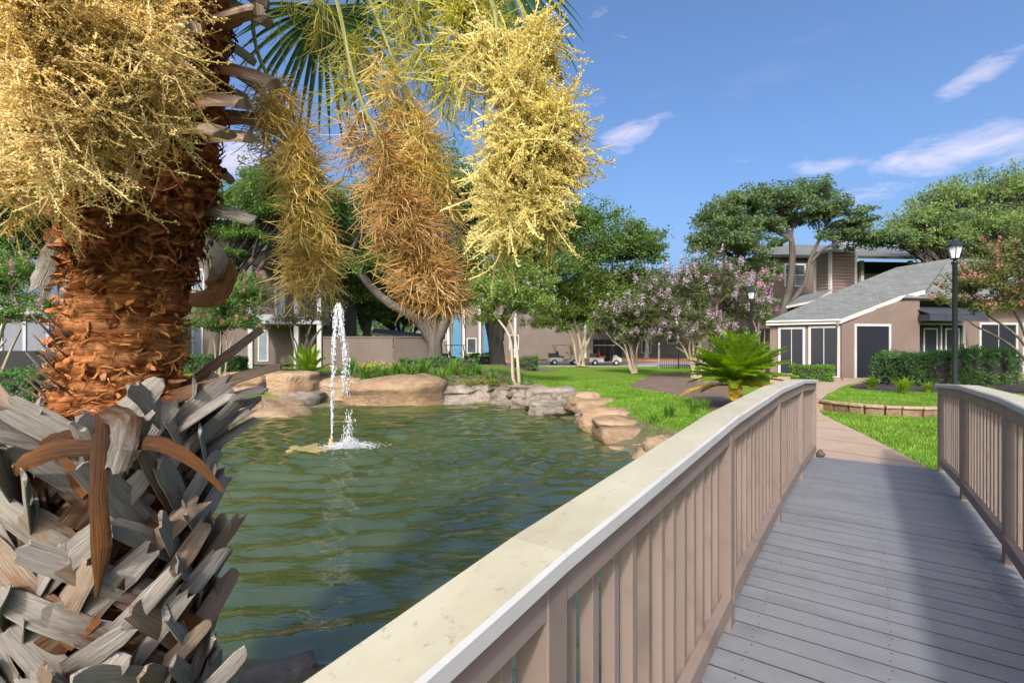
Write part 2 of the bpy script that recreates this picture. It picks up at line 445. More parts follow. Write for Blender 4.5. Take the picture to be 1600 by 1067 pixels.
# pond bed shows as the shallow yellow rim; the water itself is murky green
def water_mat():
    m = bpy.data.materials.new('pond_water'); m.use_nodes = True
    nt = m.node_tree; L = nt.links; b = nt.nodes["Principled BSDF"]
    geo = nd(nt, "ShaderNodeNewGeometry")
    no = nd(nt, "ShaderNodeTexNoise", Scale=0.5, Detail=4)
    L.new(geo.outputs["Position"], no.inputs["Vector"])
    col = ramp(nt, no.outputs[0], [(0.35, (0.036, 0.053, 0.009)), (0.65, (0.056, 0.072, 0.016))])
    L.new(col, b.inputs["Base Color"])
    b.inputs["Roughness"].default_value = 0.02
    b.inputs["IOR"].default_value = 2.1
    mp = nd(nt, "ShaderNodeMapping"); mp.inputs["Scale"].default_value = (1.4, 3.4, 1)
    L.new(geo.outputs["Position"], mp.inputs[0])
    n2 = nd(nt, "ShaderNodeTexNoise", Scale=5.5, Detail=3, Roughness=0.5, Distortion=0.9)
    L.new(mp.outputs[0], n2.inputs["Vector"])
    bp = nd(nt, "ShaderNodeBump", Strength=0.6, Distance=0.01)
    L.new(n2.outputs[0], bp.inputs["Height"]); L.new(bp.outputs[0], b.inputs["Normal"])
    return m
MAT['water'] = water_mat()
FX, FY = float(G(517, 697, WZ)[0]), float(G(517, 697, WZ)[1])
def water_z(X, Y):
    r = np.random.default_rng(11)
    z = np.zeros_like(X)
    for k in range(34):
        big = k < 14
        lam = 0.29 * (3.0 ** r.random()) if big else 0.17 * (2.2 ** r.random()); th = r.normal(1.60, 0.24 if big else 0.6)
        kx, ky = math.cos(th) * 2 * math.pi / lam, math.sin(th) * 2 * math.pi / lam
        z += lam * (0.0105 if big else 0.0066) * np.sin(kx * X + ky * Y + r.random() * 6.28 + 2.0 * vnoise(np.stack([X * 0.5, Y * 0.5, X * 0 + k], -1), k))
    d = np.hypot(X - FX - 0.35, Y - FY)
    z += 0.026 * np.sin(d * 2 * math.pi / 0.46 + 2.2 * vnoise(np.stack([X * 0.6, Y * 0.6, X * 0], -1), 77)) * np.exp(-d * 0.16) * sst(d, 0.1, 0.6)
    z *= 0.5 + 0.9 * vnoise(np.stack([X * 0.35, Y * 0.35, X * 0], -1), 5)
    return WZ + z
w = grid(np.arange(-9.6, 6.6, 0.062), np.arange(-2.9, 18.8, 0.062), water_z, MAT['water'], 'pond_water')
tag(w, 'murky green pond water rippled by the fountain', 'water', kind='structure')

# bare earthy rim of the pond
pc = np.array([p_ for i in range(len(POND)) for p_ in [POND[i] * (1 - f) + POND[(i + 1) % len(POND)] * f for f in (0, .25, .5, .75)]])
for _ in range(3): pc = (np.roll(pc, 1, 0) + 2 * pc + np.roll(pc, -1, 0)) / 4
tg = np.roll(pc, -1, 0) - np.roll(pc, 1, 0); tg /= np.linalg.norm(tg, axis=1, keepdims=True)
nrm_ = np.stack([tg[:, 1], -tg[:, 0]], -1)
if sdf(np.array([pc[0, 0] + nrm_[0, 0] * .3]), np.array([pc[0, 1] + nrm_[0, 1] * .3]), POND)[0] < 0: nrm_ = -nrm_
off_ = np.linspace(-.7, .62, 9)
XY = pc[:, None] + nrm_[:, None] * (off_[None, :, None] + .12 * np.where(off_ > .5, 1, 0)[None, :, None] * (fbm(np.column_stack([pc * 1.7, pc[:, 0] * 0]), 31)[:, None, None] * 2 - 1))
Z = ground_z(XY[..., 0], XY[..., 1]) + .016
idx = np.arange(Z.size).reshape(Z.shape); n1_ = np.roll(idx, -1, 0)
tag(MB().add(np.concatenate([XY, Z[..., None]], -1).reshape(-1, 3), np.stack([idx[:, :-1], n1_[:, :-1], n1_[:, 1:], idx[:, 1:]], -1).reshape(-1, 4)).build('shore', MAT['soil'], smooth=True), 'bare earthy rim around the pond', 'shore', kind='structure')

def strip(left, right, zoff, mat, name, thick=0.0, nw=4, sub=6, zf=None):
    """ribbon between two polylines (xy), laid over the ground"""
    left, right = np.array(left, float), np.array(right, float)
    def rs(p):
        t = np.linspace(0, len(p) - 1, (len(p) - 1) * sub + 1)
        # catmull-rom
        out = []
        for x in t:
            i = min(int(x), len(p) - 2); f = x - i
            p0, p1, p2, p3 = p[max(i - 1, 0)], p[i], p[i + 1], p[min(i + 2, len(p) - 1)]
            out.append(0.5 * ((2 * p1) + (-p0 + p2) * f + (2 * p0 - 5 * p1 + 4 * p2 - p3) * f * f + (-p0 + 3 * p1 - 3 * p2 + p3) * f ** 3))
        return np.array(out)
    l, r_ = rs(left), rs(right)
    n = len(l); w_ = np.linspace(0, 1, nw)
    XY = l[:, None, :] * (1 - w_[None, :, None]) + r_[:, None, :] * w_[None, :, None]
    Z = (ground_z(XY[..., 0], XY[..., 1]) if zf is None else zf(XY[..., 0], XY[..., 1])) + zoff
    idx = np.arange(n * nw).reshape(n, nw)
    q = np.stack([idx[:-1, :-1], idx[:-1, 1:], idx[1:, 1:], idx[1:, :-1]], -1).reshape(-1, 4)
    m = MB().add(np.concatenate([XY, Z[..., None]], -1).reshape(-1, 3), q)
    if thick:
        for e in (idx[:, 0], idx[:, -1]):
            top_ = np.concatenate([XY, Z[..., None]], -1).reshape(-1, 3)[e]
            bot = top_ - np.array([0, 0, thick])
            k = np.arange(n - 1)
            m.add(np.vstack([top_, bot]), np.stack([k, k + 1, n + k + 1, n + k], -1))
    return m.build(name, mat, smooth=False)
PATHZ = lambda X, Y: X * 0 + 0.035
p_right = [(5.33, 6.2), (5.58, 6.76), (6.0, 7.9), (6.52, 9.37), (7.0, 10.8), (7.45, 12.0), (8.05, 12.95)]
p_left = [(3.75, 7.35), (4.35, 8.3), (4.8, 9.3), (5.25, 10.6), (5.75, 11.8), (6.3, 12.9), (7.15, 13.9)]
o = strip(p_left, p_right, 0.0, MAT['path'], 'path', thick=0.12, zf=PATHZ)
tag(o, 'tan concrete path leading from the footbridge', 'path', kind='structure')
for k_ in (1, 2, 3, 4, 5):
    a_, b_ = np.array(p_left[k_]), np.array(p_right[k_]); d_ = b_ - a_; n_ = np.array([-d_[1], d_[0]]) / np.linalg.norm(d_) * .007
    MB().add([(*(a_ - n_), .0392), (*(b_ - n_), .0392), (*(b_ + n_), .0392), (*(a_ + n_), .0392)], [[0, 1, 2, 3]]).build('joint', MAT['mulch_brown'], o)
# upper terrace behind the low wall
TZ = 0.24
u_right = [(8.10, 12.98), (9.0, 14.2), (10.0, 15.4), (11.3, 17.0), (12.6, 18.3), (14.3, 19.2)]
u_left = [(7.2, 13.95), (8.1, 15.2), (9.1, 16.5), (10.2, 18.0), (11.2, 19.6), (12.0, 20.6)]
o = strip(u_left, u_right, 0.0, MAT['path'], 'path', thick=0.2, zf=lambda X, Y: X * 0 + TZ + 0.012)
tag(o, 'tan path continuing up to the clubhouse windows', 'path', kind='structure')
WALL = [(8.15, 12.95), (8.20, 12.45), (8.40, 11.95), (8.85, 11.62), (9.63, 11.42), (11.0, 11.28), (13.0, 11.1), (16.0, 10.8), (20.0, 10.3)]
o = strip([(8.12, 12.99), (9.0, 14.2), (10.0, 15.4), (11.3, 17.0), (12.6, 18.3), (14.3, 19.2), (17, 20.5), (23, 22), (26, 24)],
          [tuple(p) for p in WALL], 0.0, MAT['grass'], 'upper_lawn', thick=0.25, nw=14, zf=lambda X, Y: X * 0 + TZ + 0.02 * vnoise(np.stack([X, Y, X * 0], -1), 4))
tag(o, 'bright lawn on the terrace above the low wall', 'lawn', kind='structure')
# mulch beds
def bed(cx, cy, poly, mat, name, label, zbase=None, mound=0.08, cat='mulch bed'):
    poly = np.array(poly, float)
    t = np.linspace(0, len(poly), len(poly) * 6, endpoint=False)
    pts = []
    for x in t:
        i = int(x); f = x - i; n = len(poly)
        p0, p1, p2, p3 = poly[(i - 1) % n], poly[i % n], poly[(i + 1) % n], poly[(i + 2) % n]
        pts.append(0.5 * ((2 * p1) + (-p0 + p2) * f + (2 * p0 - 5 * p1 + 4 * p2 - p3) * f * f + (-p0 + 3 * p1 - 3 * p2 + p3) * f ** 3))
    pts = np.array(pts); n = len(pts)
    rings = np.linspace(1, 0.02, 14)
    XY = np.array([cx, cy]) + (pts[None] - np.array([cx, cy])) * rings[:, None, None]
    jit = (fbm(np.concatenate([XY * 2.2, XY[..., :1] * 0], -1), 9) - 0.5)
    XY = XY + 0.12 * jit[..., None] * (rings[:, None, None] > 0.9)
    Z = ground_z(XY[..., 0], XY[..., 1]) if zbase is None else np.full(XY.shape[:2], zbase)
    Z = Z + 0.012 + mound * (1 - rings[:, None] ** 3) + 0.05 * jit * (rings[:, None] < 0.99)
    idx = np.arange(14 * n).reshape(14, n)
    q = np.stack([idx[:-1], np.roll(idx, -1, 1)[:-1], np.roll(idx, -1, 1)[1:], idx[1:]], -1).reshape(-1, 4)
    o = MB().add(np.concatenate([XY, Z[..., None]], -1).reshape(-1, 3), q).build(name, mat, smooth=True)
    return tag(o, label, cat, kind='structure')
bed(15.0, 17.0, [(11.7, 17.2), (11.2, 15.9), (11.7, 15.2), (13.0, 14.7), (16, 14.2), (20, 13.8), (21, 19.5), (17.5, 20.2), (14.0, 19.0)], MAT['mulch_dark'], 'mulch_bed', 'dark mulch bed in front of the clubhouse', TZ)
bed(7.5, 20.5, [(4.6, 19.6), (6.0, 23.5), (9.0, 29), (13, 31), (12, 25), (8.8, 20), (6.6, 15.0), (5.9, 12.9), (5.0, 12.4), (5.0, 13.6), (5.5, 15.2), (5.3, 17.2)], MAT['mulch_brown'], 'mulch_bed', 'brown mulch bed under the lilac crape myrtle')
bed(-3.0, 21.5, [(-10, 18.6), (-6.5, 19.0), (-2.5, 18.9), (0.3, 18.2), (1.0, 19.5), (0.5, 22), (-1, 25), (-6, 25.5), (-11, 22)], MAT['mulch_brown'], 'mulch_bed', 'planted bed behind the tan boulders', mound=0.06)
bed(-1.0, 33.0, [(-4.5, 31.5), (-1, 30.6), (2.4, 32), (3.0, 34), (0, 35.5), (-4, 35)], MAT['mulch_brown'], 'mulch_bed', 'shaded mulch ring under the far oak')

# road, kerb and verge
m = MB().box2((-60, 39.0, -0.1), (70, 52.0, 0.03)); tag(m.build('road', MAT['road']), 'pale concrete drive where the golf carts stand', 'road', kind='structure')
m = MB().box2((-60, 52.0, -0.1), (70, 52.35, 0.20)); tag(m.build('kerb', MAT['red_paint']), 'red painted kerb along the far side of the drive', 'kerb', kind='structure')
m = MB().box2((-60, 52.36, -0.1), (70, 60, 0.17)); tag(m.build('verge', MAT['grass']), 'grass verge behind the red kerb', 'lawn', kind='structure')

# ------------------------------------------------------------------ low retaining wall of blocks
def stonemat(name, a, b, c=None, dirt=None, scale=3.0, cracks=False):
    st = [(0.28, a), (0.55, b), (0.75, c or b)]
    m = M(name, st, scale=scale, rough=0.88, bump=0.9, bscale=scale * 4, coord='Object', vary=0.12, bdist=0.05, spec=0.25, dirt=dirt, detail=9)
    if cracks:
        nt = m.node_tree; L = nt.links; bs = nt.nodes["Principled BSDF"]; old = bs.inputs["Normal"].links[0].from_node; oc = bs.inputs["Base Color"].links[0].from_socket
        tcn = nd(nt, "ShaderNodeTexCoord"); mpn = nd(nt, "ShaderNodeMapping"); mpn.inputs["Scale"].default_value = (0.8, 0.8, 2.2); L.new(tcn.outputs["Object"], mpn.inputs[0])
        nz_ = nd(nt, "ShaderNodeTexNoise", Scale=1.1, Detail=4, Roughness=.55, Distortion=.6); L.new(mpn.outputs[0], nz_.inputs["Vector"])
        rl = ramp(nt, nz_.outputs[0], [(.44, (1, 1, 1)), (.475, (0, 0, 0)), (.51, (1, 1, 1))])
        b2 = nd(nt, "ShaderNodeBump", Strength=.35, Distance=.10); L.new(rl, b2.inputs["Height"]); L.new(old.outputs[0], b2.inputs["Normal"]); L.new(b2.outputs[0], bs.inputs["Normal"])
        mxn = nd(nt, "ShaderNodeMixRGB", blend_type='MULTIPLY'); mxn.inputs[0].default_value = .07; L.new(oc, mxn.inputs[1]); L.new(rl, mxn.inputs[2]); L.new(mxn.outputs[0], bs.inputs["Base Color"])
    return m
MAT['block'] = stonemat('wall_block', (0.136, 0.078, 0.044), (0.245, 0.160, 0.102), (0.313, 0.224, 0.156), dirt=((0.068, 0.041, 0.024), 2.5, 0.52, 0.68))
MAT['cap'] = stonemat('wall_cap', (0.258, 0.177, 0.109), (0.340, 0.252, 0.170), (0.394, 0.306, 0.218))
wall = empty('retaining_wall', (8.85, 11.62, 0.0), 'low curved retaining wall of tan blocks edging the terrace lawn', 'retaining wall')
wl_ = np.array(WALL); seg = np.linalg.norm(np.diff(wl_, axis=0), axis=1); cum = np.concatenate([[0], np.cumsum(seg)])
def wallpt(s):
    return np.array([np.interp(s, cum, wl_[:, 0]), np.interp(s, cum, wl_[:, 1])])
def bevbox(name, s, bev, seg=1):
    bm = bmesh.new(); bmesh.ops.create_cube(bm, size=1.0)
    bmesh.ops.scale(bm, vec=s, verts=bm.verts)
    bmesh.ops.bevel(bm, geom=bm.edges[:], offset=bev, segments=seg, affect='EDGES')
    me = bpy.data.meshes.new(name); bm.to_mesh(me); bm.free()
    return me
rw = np.random.default_rng(5)
s = 0.0
while s < cum[-1] - 0.4:
    L_ = rw.uniform(0.30, 0.46); a, b = wallpt(s), wallpt(s + L_)
    c = (a + b) / 2; rz = math.atan2(b[1] - a[1], b[0] - a[0])
    nrm = np.array([math.sin(rz), -math.cos(rz)])
    me = bevbox('block', (L_ - 0.012, 0.20, 0.20), 0.016)
    ob = link('block', me, MAT['block'], wall)
    c2 = c + nrm * (rw.uniform(0.015, 0.035))
    ob.location = (c2[0] - 8.85, c2[1] - 11.62, 0.085); ob.rotation_euler = (0, 0, rz)
    me = bevbox('cap_stone', (L_ - 0.006, 0.27, 0.065), 0.012)
    ob = link('cap_stone', me, MAT['cap'], wall)
    c3 = c + nrm * 0.03
    ob.location = (c3[0] - 8.85, c3[1] - 11.62, 0.219); ob.rotation_euler = (0, 0, rz)
    s += L_
# steps joining the two paths
st = empty('garden_steps', (7.6, 13.4, 0), 'short tan steps where the path meets the terrace', 'steps')
for k in range(2):
    d_ = np.array([0.62, 0.78]) * (0.30 * k)
    a, b = np.array([8.02, 12.80]) + d_ * 0.5, np.array([7.05, 13.80]) + d_ * 0.5
    h = 0.035 + 0.105 * (k + 1)
    n_ = np.array([0.62, 0.78]) * 0.5
    bot = [(a[0], a[1], -0.05), (a[0] + n_[0], a[1] + n_[1], -0.05), (b[0] + n_[0], b[1] + n_[1], -0.05), (b[0], b[1], -0.05)]
    MB().hexa(bot, [(x, y, h) for x, y, _ in bot]).build('step', MAT['cap'], st)

# ------------------------------------------------------------------ footbridge
BA = math.atan2(0.815, 0.579)
MAT['rail_paint'] = M('taupe_paint', [(0.3, (0.188, 0.142, 0.117)), (0.7, (0.221, 0.170, 0.142))], scale=3.0, rough=0.55, bump=0.25, bscale=30, stretch=(1, 1, 0.15), coord='Object', vary=0.07, bdist=0.004, dirt=((0.125, 0.092, 0.076), 3.5, 0.52, 0.80))
def capmat():
    m = M('cap_paint', [(0.30, (0.33, 0.300, 0.205)), (0.52, (0.395, 0.365, 0.262)), (0.75, (0.44, 0.41, 0.31))], scale=5, rough=0.6, bump=0.2, bscale=40, coord='Object', bdist=0.004,
          dirt=((0.17, 0.155, 0.11), 34, 0.60, 0.76), stretch=(0.5, 1, 1))
    return m
MAT['cap_paint'] = capmat()
MAT['cap_edge'] = M('cap_edge_paint', [(0.3, (0.383, 0.374, 0.357)), (0.7, (0.459, 0.451, 0.433))], scale=4, rough=0.5, coord='Object', bump=0.1, bscale=30, bdist=0.003)
MAT['deck_paint'] = M('grey_deck_paint', [(0.3, (0.152, 0.156, 0.164)), (0.7, (0.190, 0.194, 0.202))], scale=2.5, rough=0.62, bump=0.35, bscale=26, stretch=(5, 0.35, 1), coord='Object', vary=0.035, bdist=0.004, dirt=((0.105, 0.105, 0.108), 2.2, 0.50, 0.85))
br = empty('footbridge', (0, 0, 0), 'arched wooden footbridge with taupe railings and grey planks', 'footbridge', rz=BA, local=True)
AP, KA = 4.5, 0.0098
def zd(u): return 0.195 - KA * (u - AP) ** 2
def zcap(u): return 1.265 - KA * (u - AP) ** 2
POSTS = [-4.51, -2.68, -0.85, 0.98, 2.81, 4.63, 6.46, 8.29]
plank_me = bevbox('plank', (0.1405, 1.60, 0.032), 0.0012)
plank_wide = bevbox('plank', (0.1455, 1.60, 0.032), 0.0008)
MAT['plank_edge'] = M('bare_plank_edge', [(0.3, (0.022, 0.018, 0.015)), (0.7, (0.05, 0.042, 0.036))], scale=8, rough=.95, coord='Object')
for me_ in (plank_me, plank_wide):
    me_.materials.append(MAT['deck_paint']); me_.materials.append(MAT['plank_edge'])
    for f_ in me_.polygons:
        if abs(f_.normal.x) > .6: f_.material_index = 1
u = -4.6
while u < 8.32:
    far = u > 4.93
    ob = link('plank', plank_wide if far else plank_me, MAT['deck_paint'], br)
    uc = u + 0.073
    ob.location = (uc + random.uniform(-.001, .001), -0.095 + random.uniform(-.008, .008), zd(uc) - 0.016 + random.uniform(-.001, .001))
    ob.rotation_euler = (random.uniform(-.001, .001), math.atan(2 * KA * (uc - AP)), random.uniform(-.0015, .0015))
    u += 0.1468
sm_ = MB(); a6 = np.arange(6) / 6 * 2 * math.pi
u_ = -4.6
while u_ < 8.3:
    for v_ in (-.66, -.10, .47):
        for du in (.035, .110):
            uc = u_ + du + random.uniform(-.004, .004); z_ = zd(uc) + .0014; vv = v_ + random.uniform(-.012, .012)
            sm_.add(np.stack([uc + .0052 * np.cos(a6), vv + .0052 * np.sin(a6), np.full(6, z_) - 2 * KA * (uc - AP) * .0052 * np.cos(a6)], -1), None, [[0, i_, i_ + 1] for i_ in range(1, 5)])
    u_ += 0.1468
tag(sm_.build('screw_heads', MAT['plank_edge'], br), kind='stuff')
# side beams
for v in (0.50, -0.69):
    us = np.linspace(-4.6, 8.36, 30); m = MB()
    for a, b in zip(us[:-1], us[1:]):
        bt = [(a, v - .03, zd(a) - .30), (b, v - .03, zd(b) - .30), (b, v + .03, zd(b) - .30), (a, v + .03, zd(a) - .30)]
        tp = [(a, v - .03, zd(a) - .036), (b, v - .03, zd(b) - .036), (b, v + .03, zd(b) - .036), (a, v + .03, zd(a) - .036)]
        m.hexa(bt, tp)
    m.build('beam', MAT['rail_paint'], br)
bal_me = bevbox('baluster', (0.038, 0.044, 0.90), 0.002)
post_me = bevbox('post', (0.089, 0.089, 1.09), 0.004)
def seg_box(m, u0, u1, z0, z1, v0, v1, h):
    """straight board from u0 to u1 whose underside runs z0 -> z1"""
    m.hexa([(u0, v0, z0), (u1, v0, z1), (u1, v1, z1), (u0, v1, z0)], [(u0, v0, z0 + h), (u1, v0, z1 + h), (u1, v1, z1 + h), (u0, v1, z0 + h)])
for side in (1, -1):
    vi = 0.567 if side > 0 else -0.757          # inner faces
    sg = side
    rail = MB()
    for i, pu in enumerate(POSTS):
        ob = link('post', post_me, MAT['rail_paint'], br)
        ob.location = (pu, vi + sg * 0.0445, zcap(pu) - 0.545 - 0.001)
    for a, b in zip(POSTS[:-1], POSTS[1:]):
        ga, gb = a + 0.047, b - 0.047
        za, zb = zcap(a), zcap(b)
        f = lambda x: za + (zb - za) * (x - a) / (b - a)
        da, db = zd(a), zd(b)
        fd = lambda x: da + (db - da) * (x - a) / (b - a)
        v0, v1 = sorted((vi + sg * 0.003, vi + sg * 0.040))
        m = MB(); seg_box(m, ga, gb, f(ga) - 0.094, f(gb) - 0.094, v0, v1, 0.0925); m.build('top_rail', MAT['rail_paint'], br)
        v0, v1 = sorted((vi - sg * 0.004, vi + sg * 0.040))
        m = MB(); seg_box(m, ga - (0.03 if side > 0 else 0), gb + (0.0 if side > 0 else 0.0), fd(ga) + 0.10 + (0.012), fd(gb) + 0.10, v0, v1, 0.085); m.build('bottom_rail', MAT['rail_paint'], br)
        n = int(round((b - a) / 0.146)) - 1
        for k in range(n):
            x = a + (b - a) * (k + 1) / (n + 1)
            zt, zb_ = f(x) - 0.004, fd(x) + 0.105
            ob = link('baluster', bal_me, MAT['rail_paint'], br)
            ob.scale = (1, 1, (zt - zb_) / 0.90)
            ob.location = (x + random.uniform(-.006, .006), vi + sg * 0.063, (zt + zb_) / 2)
            ob.rotation_euler = (0, random.uniform(-.006, .006), 0)
    # cap boards, mitred at the posts
    ci, co = (0.543, 0.705) if side > 0 else (-0.735, -0.900)
    ends = [POSTS[0]] + POSTS[1:-1] + [8.42]
    for a, b in zip(ends[:-1], ends[1:]):
        za, zb = zcap(a), zcap(min(b, 8.42))
        v0, v1 = sorted((ci, co)); ga, gb = a + 0.0003, b - 0.0003; bev = 0.008
        prof = [(v0, 0), (v1, 0), (v1, .042 - bev), (v1 - bev, .042), (v0 + bev, .042), (v0, .042 - bev)]
        V = [(ga, p_[0], za + p_[1]) for p_ in prof] + [(gb, p_[0], zb + p_[1]) for p_ in prof]
        m = MB(); n = 6
        m.add(V, [[i, (i + 1) % n, n + (i + 1) % n, n + i] for i in range(n)] + [[0, 5, 4, 1], [1, 4, 3, 2], [6, 7, 10, 11], [7, 8, 9, 10]])
        ob = m.build('cap_board', MAT['cap_paint'], br)
        ob.data.materials.append(MAT['cap_edge'])
        for p_ in ob.data.polygons:
            if abs(p_.normal.y) > 0.6 or p_.normal.z < -0.5: p_.material_index = 1
# abutment under the far end
MB().box((8.05, -0.095, -0.28), (0.5, 1.9, 0.5)).build('abutment', MAT['path'], br)
MB().box((-4.4, -0.095, -0.28), (0.5, 1.9, 0.5)).build('abutment', MAT['path'], br)

# ------------------------------------------------------------------ boulders
MAT['rock_tan'] = stonemat('tan_limestone', (0.184, 0.111, 0.061), (0.299, 0.206, 0.122), (0.367, 0.278, 0.184), dirt=((0.109, 0.080, 0.058), 3, 0.60, 0.78), scale=1.6, cracks=True)
MAT['rock_grey'] = stonemat('grey_limestone', (0.112, 0.095, 0.079), (0.224, 0.186, 0.145), (0.328, 0.277, 0.217), dirt=((0.078, 0.067, 0.054), 3, 0.55, 0.75), scale=1.9, cracks=True)
def rock_mesh(name, size, seed, e=0.62, strata=0.5):
    bm = bmesh.new(); bmesh.ops.create_icosphere(bm, subdivisions=4 if max(size) > 1.3 else 3, radius=1.0)
    d = np.array([v.co[:] for v in bm.verts])
    p = np.sign(d) * np.abs(d) ** np.array([e, e, e * 0.9])
    p = p / np.max(np.abs(p))
    r = np.random.default_rng(seed)
    # chop with random planes for facets
    for k in range(8):
        n = r.normal(size=3); n /= np.linalg.norm(n); n[2] = abs(n[2]) * r.choice([1, -0.5])
        n /= np.linalg.norm(n); h = r.uniform(0.80, 1.05)
        dd = p @ n - h; p = p - np.where(dd > 0, dd, 0)[:, None] * n * 0.85
    s_ = np.array(size) / 2
    q = p * s_
    big = max(size)
    nrm = d / np.linalg.norm(d, axis=1, keepdims=True)
    q = q + nrm * ((fbm(q * (1.6 / big * 2) + seed, seed, 3) - 0.5)[:, None] * 0.36 * min(size))
    lay = vnoise(np.stack([q[:, 0] * 0.6, q[:, 1] * 0.6, q[:, 2] * (9 / max(size[2], .2)) * 0.5], -1) + seed, seed + 3) - 0.5
    q = q + nrm * np.array([1, 1, 0.25]) * (lay[:, None] * 0.22 * strata * min(size))
    q = q + nrm * ((fbm(q * 9.0 + seed, seed + 9, 3) - 0.5)[:, None] * 0.075)
    # bedding ledges: each layer steps in or out a little
    zr_ = q[:, 2] / size[2] + .5; nl = 3 + seed % 3; lz = zr_ * nl + .35 * (fbm(np.stack([q[:, 0], q[:, 1], 0 * q[:, 0]], -1) * (2.0 / big) + seed, seed + 5, 2) - .5)
    li = np.floor(lz).astype(int); fz = lz - li; hs_ = np.array([_hash(i_, seed, 3, 7) for i_ in range(-3, nl + 4)])
    st = hs_[li + 3] - .5; groove = -np.exp(-((np.minimum(fz, 1 - fz)) / .10) ** 2)
    q[:, :2] += nrm[:, :2] * ((st * .30 + groove * .16) * strata * min(size))[:, None]
    for v, c in zip(bm.verts, q): v.co = c
    me = bpy.data.meshes.new(name); bm.to_mesh(me); bm.free()
    me.polygons.foreach_set("use_smooth", np.ones(len(me.polygons), bool))
    return me
ROCKS = [  # x0,x1,ytop,ybot,Y, mat, seed, exponent, label
 (330, 412, 586, 634, 16.6, 'tan', 1, .7, 'tan boulder beside the palm trunk at the left end of the far shore'),
 (338, 470, 626, 652, 15.3, 'tan', 2, .55, 'long low tan slab at the waterline nearest the palm'),
 (402, 497, 581, 615, 17.3, 'tan', 3, .6, 'rounded tan boulder below the small sago palm'),
 (398, 500, 610, 634, 17.2, 'grey', 4, .55, 'wet grey ledge beneath the rounded tan boulder'),
 (492, 572, 591, 620, 17.9, 'tan', 5, .6, 'tan boulder right behind the fountain jet'),
 (500, 570, 616, 636, 18.0, 'grey', 23, .6, 'dark wet ledge under the boulder behind the fountain jet'),
 (545, 686, 588, 634, 18.1, 'tan', 6, .62, 'largest tan boulder on the far shore'),
 (680, 738, 606, 632, 18.0, 'grey', 7, .5, 'grey block right of the largest tan boulder'),
 (734, 773, 604, 632, 18.0, 'grey', 8, .5, 'upright grey block, second right of the largest boulder'),
 (768, 812, 607, 634, 17.6, 'grey', 9, .55, 'grey boulder left of the slim twin trunked tree'),
 (796, 853, 601, 617, 17.0, 'grey', 10, .45, 'flat grey slab at the foot of the twin trunked tree'),
 (804, 850, 615, 645, 16.4, 'grey', 11, .55, 'grey boulder under the flat slab at the corner of the shore'),
 (833, 899, 604, 630, 15.9, 'grey', 12, .55, 'broad weathered grey boulder at the lawn corner'),
 (836, 898, 626, 652, 15.1, 'grey', 13, .6, 'pale wet rock at the waterline below the lawn corner'),
 (893, 935, 612, 634, 14.6, 'tan', 14, .55, 'thin tan slab lying topmost of the stacked slabs'),
 (895, 956, 624, 643, 14.0, 'tan', 15, .5, 'flat oval tan slab overhanging a dark recess'),
 (905, 960, 640, 668, 13.7, 'grey', 16, .6, 'dark grey stone in the recess under the oval slab'),
 (920, 1010, 640, 674, 12.3, 'tan', 17, .62, 'rough creviced tan rock right of the oval slab'),
 (953, 1040, 666, 696, 10.9, 'tan', 18, .5, 'smooth tan slab beside the water near the bridge'),
 (1021, 1079, 656, 693, 10.7, 'tan', 19, .75, 'round tan boulder next to the bridge rail'),
 (966, 1045, 690, 724, 9.9, 'tan', 20, .55, 'pale slab lowest at the water by the bridge rail'),
 (858, 912, 634, 660, 14.4, 'grey', 24, .6, 'grey waterline stone between the lawn corner and the recess'),
 (936, 990, 654, 684, 11.5, 'tan', 25, .6, 'tan stone wedged between the creviced rock and the smooth slab'),
 (1000, 1062, 700, 736, 9.2, 'tan', 26, .6, 'tan stone nearest the bridge at the waterline'),
 (868, 905, 612, 632, 15.2, 'grey', 27, .55, 'small grey slab leaning on the broad weathered boulder'),
]
for x0, x1, yt, yb, Y, kind, seed, e, lab in ROCKS:
    wd, hd = (x1 - x0) * Y / F * (1.12 if Y > 16.8 else 1.34), (yb - yt) * Y / F * 1.42
    c = P((x0 + x1) / 2, yt, Y); c[2] -= hd * .47
    me = rock_mesh('boulder', (wd, max(wd * 0.70, 0.9), hd), seed, e, strata=0.9 if kind == 'grey' or hd < .8 else 0.5)
    ob = link('boulder', me, MAT['rock_' + kind]); ob.location = c
    ob.rotation_euler = (random.uniform(-.05, .05), random.uniform(-.04, .04), random.uniform(-.15, .15))
    tag(ob, lab, 'boulder', 'boulders edging the pond')
for (x, y, z, s_, kind, seed, lab) in [(-1.45, 3.0, -0.42, (0.5, 0.4, 0.26), 'grey', 31, 'small dark rock at the water by the foot of the palm'),
                                 (3.35, 8.25, -0.22, (1.0, 0.9, 0.6), 'tan', 33, 'tan boulder tucked behind the bridge rail at the shore'),
                                 (2.75, 9.2, -0.30, (0.8, 0.9, 0.5), 'tan', 34, 'tan rock hidden just beyond the bridge cap at the water')]:
    me = rock_mesh('boulder', s_, seed); ob = link('boulder', me, MAT['rock_' + kind]); ob.location = (x, y, z)
    tag(ob, lab, 'boulder', 'boulders edging the pond')
# small brown stump of stone at the foot of the far post
me = rock_mesh('stone', (0.10, 0.11, 0.14), 41); ob = link('stone', me, MAT['mulch_brown']); ob.location = tuple(G(1281, 712, 0.06)); ob.location.z = 0.09
tag(ob, 'small brown stone at the foot of the left end post', 'stone')
